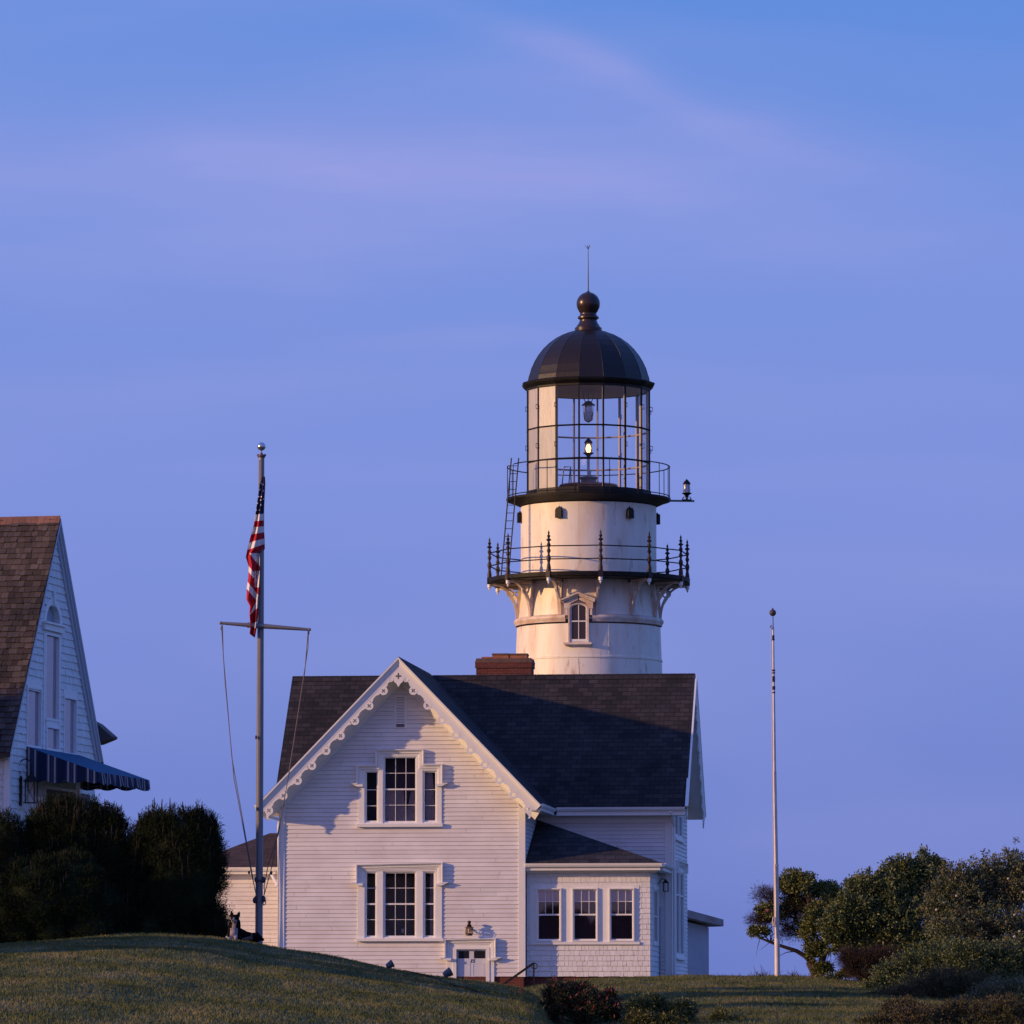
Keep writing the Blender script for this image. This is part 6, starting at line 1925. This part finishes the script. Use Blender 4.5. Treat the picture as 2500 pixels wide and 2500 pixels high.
# wind-bent small tree
YT = 153.5
def tlocal(b_, zg_):
    return lambda px, py, dy=0: (lambda v_: Vector((v_.x - b_.x, dy, v_.z - zg_)))(at(px, py, YT + dy))
def tree_limbs(mb, b_, zg_):
    L = tlocal(b_, zg_)
    root = Vector((0, 0, -.15)); f1 = L(1978, 2345)
    mb.tube([root, L(1994, 2375), f1], [.24, .19, .15], 10)
    mb.tube([L(2004, 2384), L(2008, 2345), L(2016, 2300), L(2025, 2260)], [.12, .09, .06, .03], 8)
    for path, r in (([(1980, 2350, 0), (1966, 2335, 0), (1945, 2322, -.1), (1915, 2312, -.1), (1880, 2300, -.2), (1856, 2290, -.2), (1842, 2281, -.2)], .085),
                    ([(1978, 2345, 0), (1974, 2315, .1), (1962, 2280, .2), (1945, 2245, .2), (1935, 2210, .2), (1925, 2180, .2)], .08),
                    ([(1982, 2345, 0), (1985, 2300, -.2), (1988, 2255, -.2), (1975, 2215, -.3), (1968, 2180, -.3)], .07),
                    ([(1945, 2322, -.1), (1920, 2325, -.3), (1890, 2340, -.3)], .02),
                    ([(1856, 2290, -.2), (1850, 2310, -.2), (1846, 2335, -.2)], .012),
                    ([(1880, 2300, -.2), (1865, 2312, -.2), (1852, 2322, -.2)], .010),
                    ([(1962, 2280, .2), (1925, 2262, .1), (1885, 2248, 0), (1850, 2250, 0), (1832, 2240, 0)], .035),
                    ([(1945, 2245, .2), (1905, 2225, .1), (1870, 2212, 0), (1840, 2208, 0)], .03),
                    ([(1935, 2210, .2), (1900, 2190, .1), (1875, 2180, 0), (1862, 2172, 0)], .025),
                    ([(1982, 2345, 0), (1972, 2352, -.2), (1968, 2362, -.3)], .012)):
        pts = [L(*p) for p in path]; n_ = len(pts)
        mb.tube(pts, [r * (1 - .8 * k / (n_ - 1)) for k in range(n_)], 7)
b0_ = at(1994, 2388, YT); zg0 = gz(b0_.x, YT)
tree = empty('windswept_tree', (b0_.x, YT, zg0)); tag(tree, 'small windswept tree with bare lower branches right behind the white flagpole', 'tree')
mb = MB(); tree_limbs(mb, b0_, zg0); autosmooth(mb.build('trunk', BARK, tree), 50)
L = tlocal(b0_, zg0); s = YT / F
def tb(lst): return [((lambda v_: (v_.x, v_.y, v_.z))(L(cx_, cy_, dy)) + (rx_2 * s, rx_2 * s * .9, ry_2 * s, wt)) for (cx_, cy_, rx_2, ry_2, wt, dy) in lst]
v, f, Cc = crown(tb([(1950, 2160, 42, 30, 2.2, 0), (2000, 2180, 38, 26, 1.8, .3), (1925, 2165, 26, 22, 1.0, 0), (1875, 2228, 26, 20, .5, -.2), (1850, 2276, 22, 10, .45, -.2), (1995, 2265, 38, 46, 2.8, -.4), (1996, 2322, 24, 26, 1.0, -.4), (2025, 2235, 38, 42, 2.2, -.2), (2008, 2368, 24, 16, 1.0, -.3), (2035, 2190, 24, 20, .8, 0), (1945, 2215, 40, 30, 1.0, .3), (2045, 2290, 22, 26, .9, -.2)]), 1050, 46, .13, (.05, .10), (.028, .055), .35, (.3, 1.0), jit=.2)
np_obj('crown', v, f, LEAF, tree)
v, f, C2 = crown(tb([(1940, 2225, 48, 40, 2, .2), (1890, 2240, 42, 28, 1.6, 0), (1870, 2190, 30, 20, .8, 0), (1935, 2280, 40, 30, 1.0, .2), (1850, 2250, 22, 18, .6, 0)]), 560, 30, .20, (.08, .18), (.005, .011), .2, (.2, 1.0))
np_obj('dead_twigs', v, f, GREYT, tree)
mb = MB(); tr_pts = [tuple(L(*p)) for p in ((1962, 2280, .2), (1945, 2245, .2), (1935, 2210, .2), (1988, 2255, -.2), (1975, 2215, -.3), (1905, 2225, .1), (1885, 2248, 0), (1880, 2300, -.2), (2016, 2300, 0))]
branches(mb, (0, 0, .3), [tuple(c_) for c_ in Cc[::6]] + [tuple(c_) for c_ in C2[::4]], .022, trunks=tr_pts, bend=.08)
mb.build('branches', TWIG, tree)

def greens():
    G = 'trees and shrubs on the right hand side'
    plant('rounded_tree', 'broad rounded green tree rising highest beside the windswept tree', 'tree', 2190, 149, LEAFD,
          [(2150, 2190, 82, 62, 3, 0), (2220, 2150, 72, 58, 3, .4), (2110, 2170, 42, 32, 1.2, 0), (2090, 2240, 66, 58, 2.2, -.5), (2070, 2300, 45, 40, 1.2, -.2), (2130, 2310, 60, 45, 1.4, -.2), (2180, 2265, 95, 75, 2.5, -.3), (2240, 2320, 80, 60, 2.0, -.3), (2270, 2200, 60, 75, 2, .5), (2055, 2265, 45, 42, 1.3, -.4), (2255, 2085, 5, 6, .03, .4), (2280, 2120, 25, 25, .5, .4)],
          2500, 50, .145, (.05, .105), (.03, .058), .35, BARK, 130, .05, (.45, 1.0), None, basepy=None, bendv=.2)
    e, b_, zg_, Cc = plant('rose_shrub', 'tall bushy shrub with pale flowers filling the right edge', 'shrub', 2400, 138, LEAFR,
          [(2350, 2195, 75, 85, 2.2, 0), (2430, 2180, 70, 84, 2.2, .3), (2490, 2172, 60, 92, 2, 0), (2360, 2290, 95, 80, 2.4, -.5), (2460, 2290, 90, 80, 2.2, -.5), (2300, 2230, 40, 80, 1.2, 0)],
          2600, 38, .13, (.04, .09), (.022, .042), .4, TWIG, 150, .02, (.4, 1.0), None, bendv=.15)
    # upright leafy shoots that break the skyline
    P = []; D = []; mbs = MB(); s = 138 / F
    for (px, top, bot) in [(2398, 2072, 2190), (2376, 2088, 2200), (2455, 2062, 2190), (2441, 2086, 2190), (2474, 2094, 2190), (2492, 2098, 2200), (2466, 2078, 2180), (2420, 2100, 2200), (2306, 2098, 2180), (2320, 2104, 2180), (2335, 2118, 2190), (2349, 2122, 2200), (2358, 2112, 2190), (2408, 2092, 2190), (2386, 2104, 2190), (2500, 2085, 2200), (2484, 2110, 2200), (2432, 2112, 2200), (2515, 2090, 2200)]:
        t_ = at(px, top, 138); b2 = at(px + random.uniform(-12, 12), bot, 138); dy = random.uniform(-.5, .5)
        p0 = Vector((b2.x - b_.x, dy, b2.z - zg_)); p1 = Vector((t_.x - b_.x, dy, t_.z - zg_)); mid = p0.lerp(p1, .5) + Vector((random.gauss(0, .03), 0, 0))
        mbs.tube([p0, mid, p1], [.010, .008, .003], 4)
        Lh = (p1 - p0).length
        for k in range(int(Lh * 60)):
            q = random.random() ** .8; c_ = p0.lerp(mid, q * 2) if q < .5 else mid.lerp(p1, q * 2 - 1)
            P.append(tuple(c_ + Vector((random.gauss(0, .03), random.gauss(0, .03), random.gauss(0, .02))))); a_ = random.uniform(0, 6.28); D.append((math.cos(a_), math.sin(a_), .5))
    v, f = leaf_cards(np.array(P), np.array(D), (.07, .13), (.035, .06)); np_obj('leafy_shoots', v, f, LEAFR, e); mbs.build('shoot_stems', TWIG, e)
    # pale rose blooms
    idx = RNG.choice(len(Cc), 70, replace=False); mb = MB()
    for i in idx:
        c_ = Cc[i]; 
        if c_[1] > -.2: continue
        mb.ball((c_[0], c_[1] - .15, c_[2]), random.uniform(.025, .045), 4, (1, .6, .9))
    tag(mb.build('pale_blooms', mat('pale_petals', (.50, .36, .30), .7, col2=(.55, .50, .30), vs=4), e), kind='stuff')
    plant('twiggy_bush', 'brown twiggy bush under the rounded tree', 'bush', 2110, 146, GREYT,
          [(2110, 2365, 48, 45, 2, 0), (2150, 2355, 55, 45, 2, 0), (2075, 2350, 25, 35, .8, 0)], 560, 70, .17, (.06, .14), (.005, .011), .5, TWIG, 120, .012, (.3, 1.0), None, bendv=.08)
    plant('spreading_shrub', 'dense dark green shrub in front of the twiggy bush', 'shrub', 2230, 136, LEAFD,
          [(2200, 2395, 75, 55, 2, 0), (2290, 2370, 90, 75, 2.5, 0), (2250, 2425, 90, 45, 1.8, -.5), (2150, 2420, 45, 30, .8, -.3), (2340, 2390, 60, 70, 1.6, .4)], 1700, 36, .13, (.04, .085), (.022, .04), .4, TWIG, 90, .015, (.4, 1.0), None, bendv=.1)
    plant('spreading_shrub', 'deep green shrub under the flowering one at the right edge', 'shrub', 2430, 134, LEAFD,
          [(2400, 2375, 85, 75, 2, 0), (2480, 2380, 75, 80, 2, 0), (2360, 2350, 60, 60, 1.4, 0), (2430, 2420, 110, 45, 2, -.3)], 1700, 34, .13, (.04, .08), (.02, .04), .4, TWIG, 80, .015, (.4, 1.0), None, bendv=.1)
    SCR = leafmat('scrub_leaves', (.095, .075, .042), (.070, .072, .035), .5, 1.5, .7, .15)
    plant('low_scrub', 'low brownish scrub at the bottom right in front of the shrubs', 'scrub', 2290, 126, SCR,
          [(2210, 2455, 70, 60, 2, 0), (2300, 2430, 80, 70, 2.2, 0), (2370, 2435, 70, 65, 1.8, 0), (2150, 2475, 40, 34, 1, 0)], 1500, 40, .11, (.04, .09), (.008, .02), .6, TWIG, 90, .01, (.3, 1.0), None, bendv=.06)
    plant('low_scrub', 'nearest low dark scrub along the bottom edge at the right', 'scrub', 2330, 97, SCR,
          [(2150, 2512, 50, 30, 1, 0), (2240, 2505, 85, 48, 2, 0), (2350, 2500, 85, 58, 2, .2), (2450, 2495, 80, 60, 2, 0), (2520, 2490, 60, 60, 1, .2), (2200, 2470, 50, 28, .8, .8)], 1700, 40, .10, (.03, .07), (.012, .026), .5, TWIG, 70, .01, (.3, 1.0), None, bendv=.06)
    plant('low_scrub', 'low grey green scrub in the bottom right corner', 'scrub', 2450, 124, LEAFR,
          [(2430, 2450, 70, 55, 2, 0), (2490, 2455, 60, 60, 2, 0), (2390, 2480, 60, 40, 1, 0)], 1000, 40, .11, (.04, .09), (.01, .024), .5, TWIG, 70, .01, (.3, 1.0), None, bendv=.06)
    plant('sprawling_shrub', 'small leafy shrub between the trunk of the windswept tree and the twiggy bush', 'shrub', 2050, 151, LEAF,
          [(2035, 2388, 26, 9, 1, 0), (2062, 2380, 16, 12, 1, 0)], 60, 30, .09, (.04, .08), (.02, .04), .5, TWIG, 20, .008, (.2, 1.0), None, bendv=.04)
    # front bushes at the bottom
    RB = leafmat('russet_leaves', (.060, .048, .026), (.032, .050, .018), .5, 3, .6, .25)
    e, b_, zg_, Cc = plant('flowering_bush', 'red flowered bush at the bottom centre in front of the sunroom', 'bush', 1420, 100, RB,
          [(1385, 2455, 62, 52, 3, 0), (1450, 2465, 62, 45, 2.5, 0), (1360, 2425, 28, 30, .8, 0), (1500, 2480, 35, 32, 1, 0), (1340, 2480, 30, 40, 1, 0), (1490, 2432, 8, 14, .2, 0), (1405, 2420, 45, 22, .8, 0)], 900, 50, .085, (.03, .055), (.012, .024), .5, TWIG, 100, .01, (.3, 1.0), None, bendv=.05)
    mb = MB(); idx = RNG.choice(len(Cc), 330, replace=False)
    for i in idx:
        c_ = Cc[i]; q_ = Vector((c_[0] + random.gauss(0, .05), c_[1] - .06 + random.gauss(0, .04), c_[2] + random.gauss(.03, .05)))
        mb.tube([q_, q_ + Vector((random.gauss(0, .02), random.gauss(0, .02), .05))], [.013, .007], 5)
    tag(mb.build('red_blooms', mat('red_petals', (.36, .07, .055), .8, var=.4, vs=12), e), kind='stuff')
    plant('dark_bush', 'dark leafy bush right of the red flowered one', 'bush', 1610, 99, LEAFD,
          [(1575, 2470, 52, 36, 2, 0), (1655, 2475, 48, 32, 2, 0), (1600, 2450, 20, 18, .6, 0), (1672, 2458, 18, 14, .5, 0), (1640, 2500, 60, 25, 1, 0)], 560, 44, .08, (.03, .06), (.018, .032), .4, TWIG, 60, .01, (.3, 1.0), None, bendv=.05)
    e, b_, zg_, Cc = plant('yellow_bush', 'low yellow flowered bush at the bottom edge before the dark bush', 'bush', 1580, 97.5, leafmat('yellow_green_leaves', (.12, .11, .03), (.07, .08, .02), .5, 4, .6, .2),
          [(1570, 2500, 48, 30, 2, 0), (1630, 2505, 35, 28, 1, 0)], 340, 44, .07, (.025, .05), (.012, .024), .4, TWIG, 40, .008, (.3, 1.0), None, bendv=.04)
    mb = MB()
    for i in RNG.choice(len(Cc), 120, replace=False):
        c_ = Cc[i]; mb.ball((c_[0], c_[1] - .05, c_[2] + .03), random.uniform(.010, .018), 3)
    tag(mb.build('yellow_blooms', mat('yellow_petals', (.42, .32, .07), .7, var=.4, vs=10), e), kind='stuff')
    plant('wispy_bush', 'thin twiggy bush with few leaves at the bottom edge right of centre', 'bush', 1755, 100, LEAF,
          [(1755, 2485, 16, 20, 1, 0), (1800, 2500, 22, 12, 1, 0), (1735, 2500, 20, 10, .6, 0)], 110, 26, .08, (.03, .06), (.01, .02), .6, TWIG, 60, .007, (.3, 1.0), None, bendv=.04)
    v_ = at(1273, 2450, 101); zg_ = gz(v_.x, 101)
    e = empty('flower_tuft', (v_.x, 101, zg_)); tag(e, 'tiny tuft of reddish flowers alone on the mound slope', 'flowers')
    v, f, Cc = crown([(0, 0, .07, .06, .06, .06, 1)], 14, 8, .03, (.03, .05), (.01, .015), .8, (.1, 1), ztrim=.01); np_obj('leaves', v, f, LEAFR, e)
    mb = MB()
    for c_ in Cc: mb.ball((c_[0], c_[1], c_[2] + .02), .013, 3)
    mb.build('blooms', MATS['red_petals'], e)
greens()
# weeds along the right hand skyline
mb = MB()
for k in range(70):
    px = random.choice([random.uniform(1780, 2060), random.uniform(1840, 1870), random.uniform(1930, 1945)])
    v_ = at(px, 2385, 152); z_ = gz(v_.x, 152); h_ = random.uniform(.06, .18) * (1.9 if random.random() < .12 else 1)
    x_ = v_.x; l_ = random.gauss(0, .05)
    mb.tube([(x_, 152, z_ - .02), (x_ + l_, 152, z_ + h_ * .6), (x_ + l_ * 1.6, 152, z_ + h_)], [.006, .005, .003], 4)
wd_ = mb.build('weeds', TWIG); tag(wd_, 'thin dry weeds standing along the crest of the right lawn', 'weeds', kind='stuff')
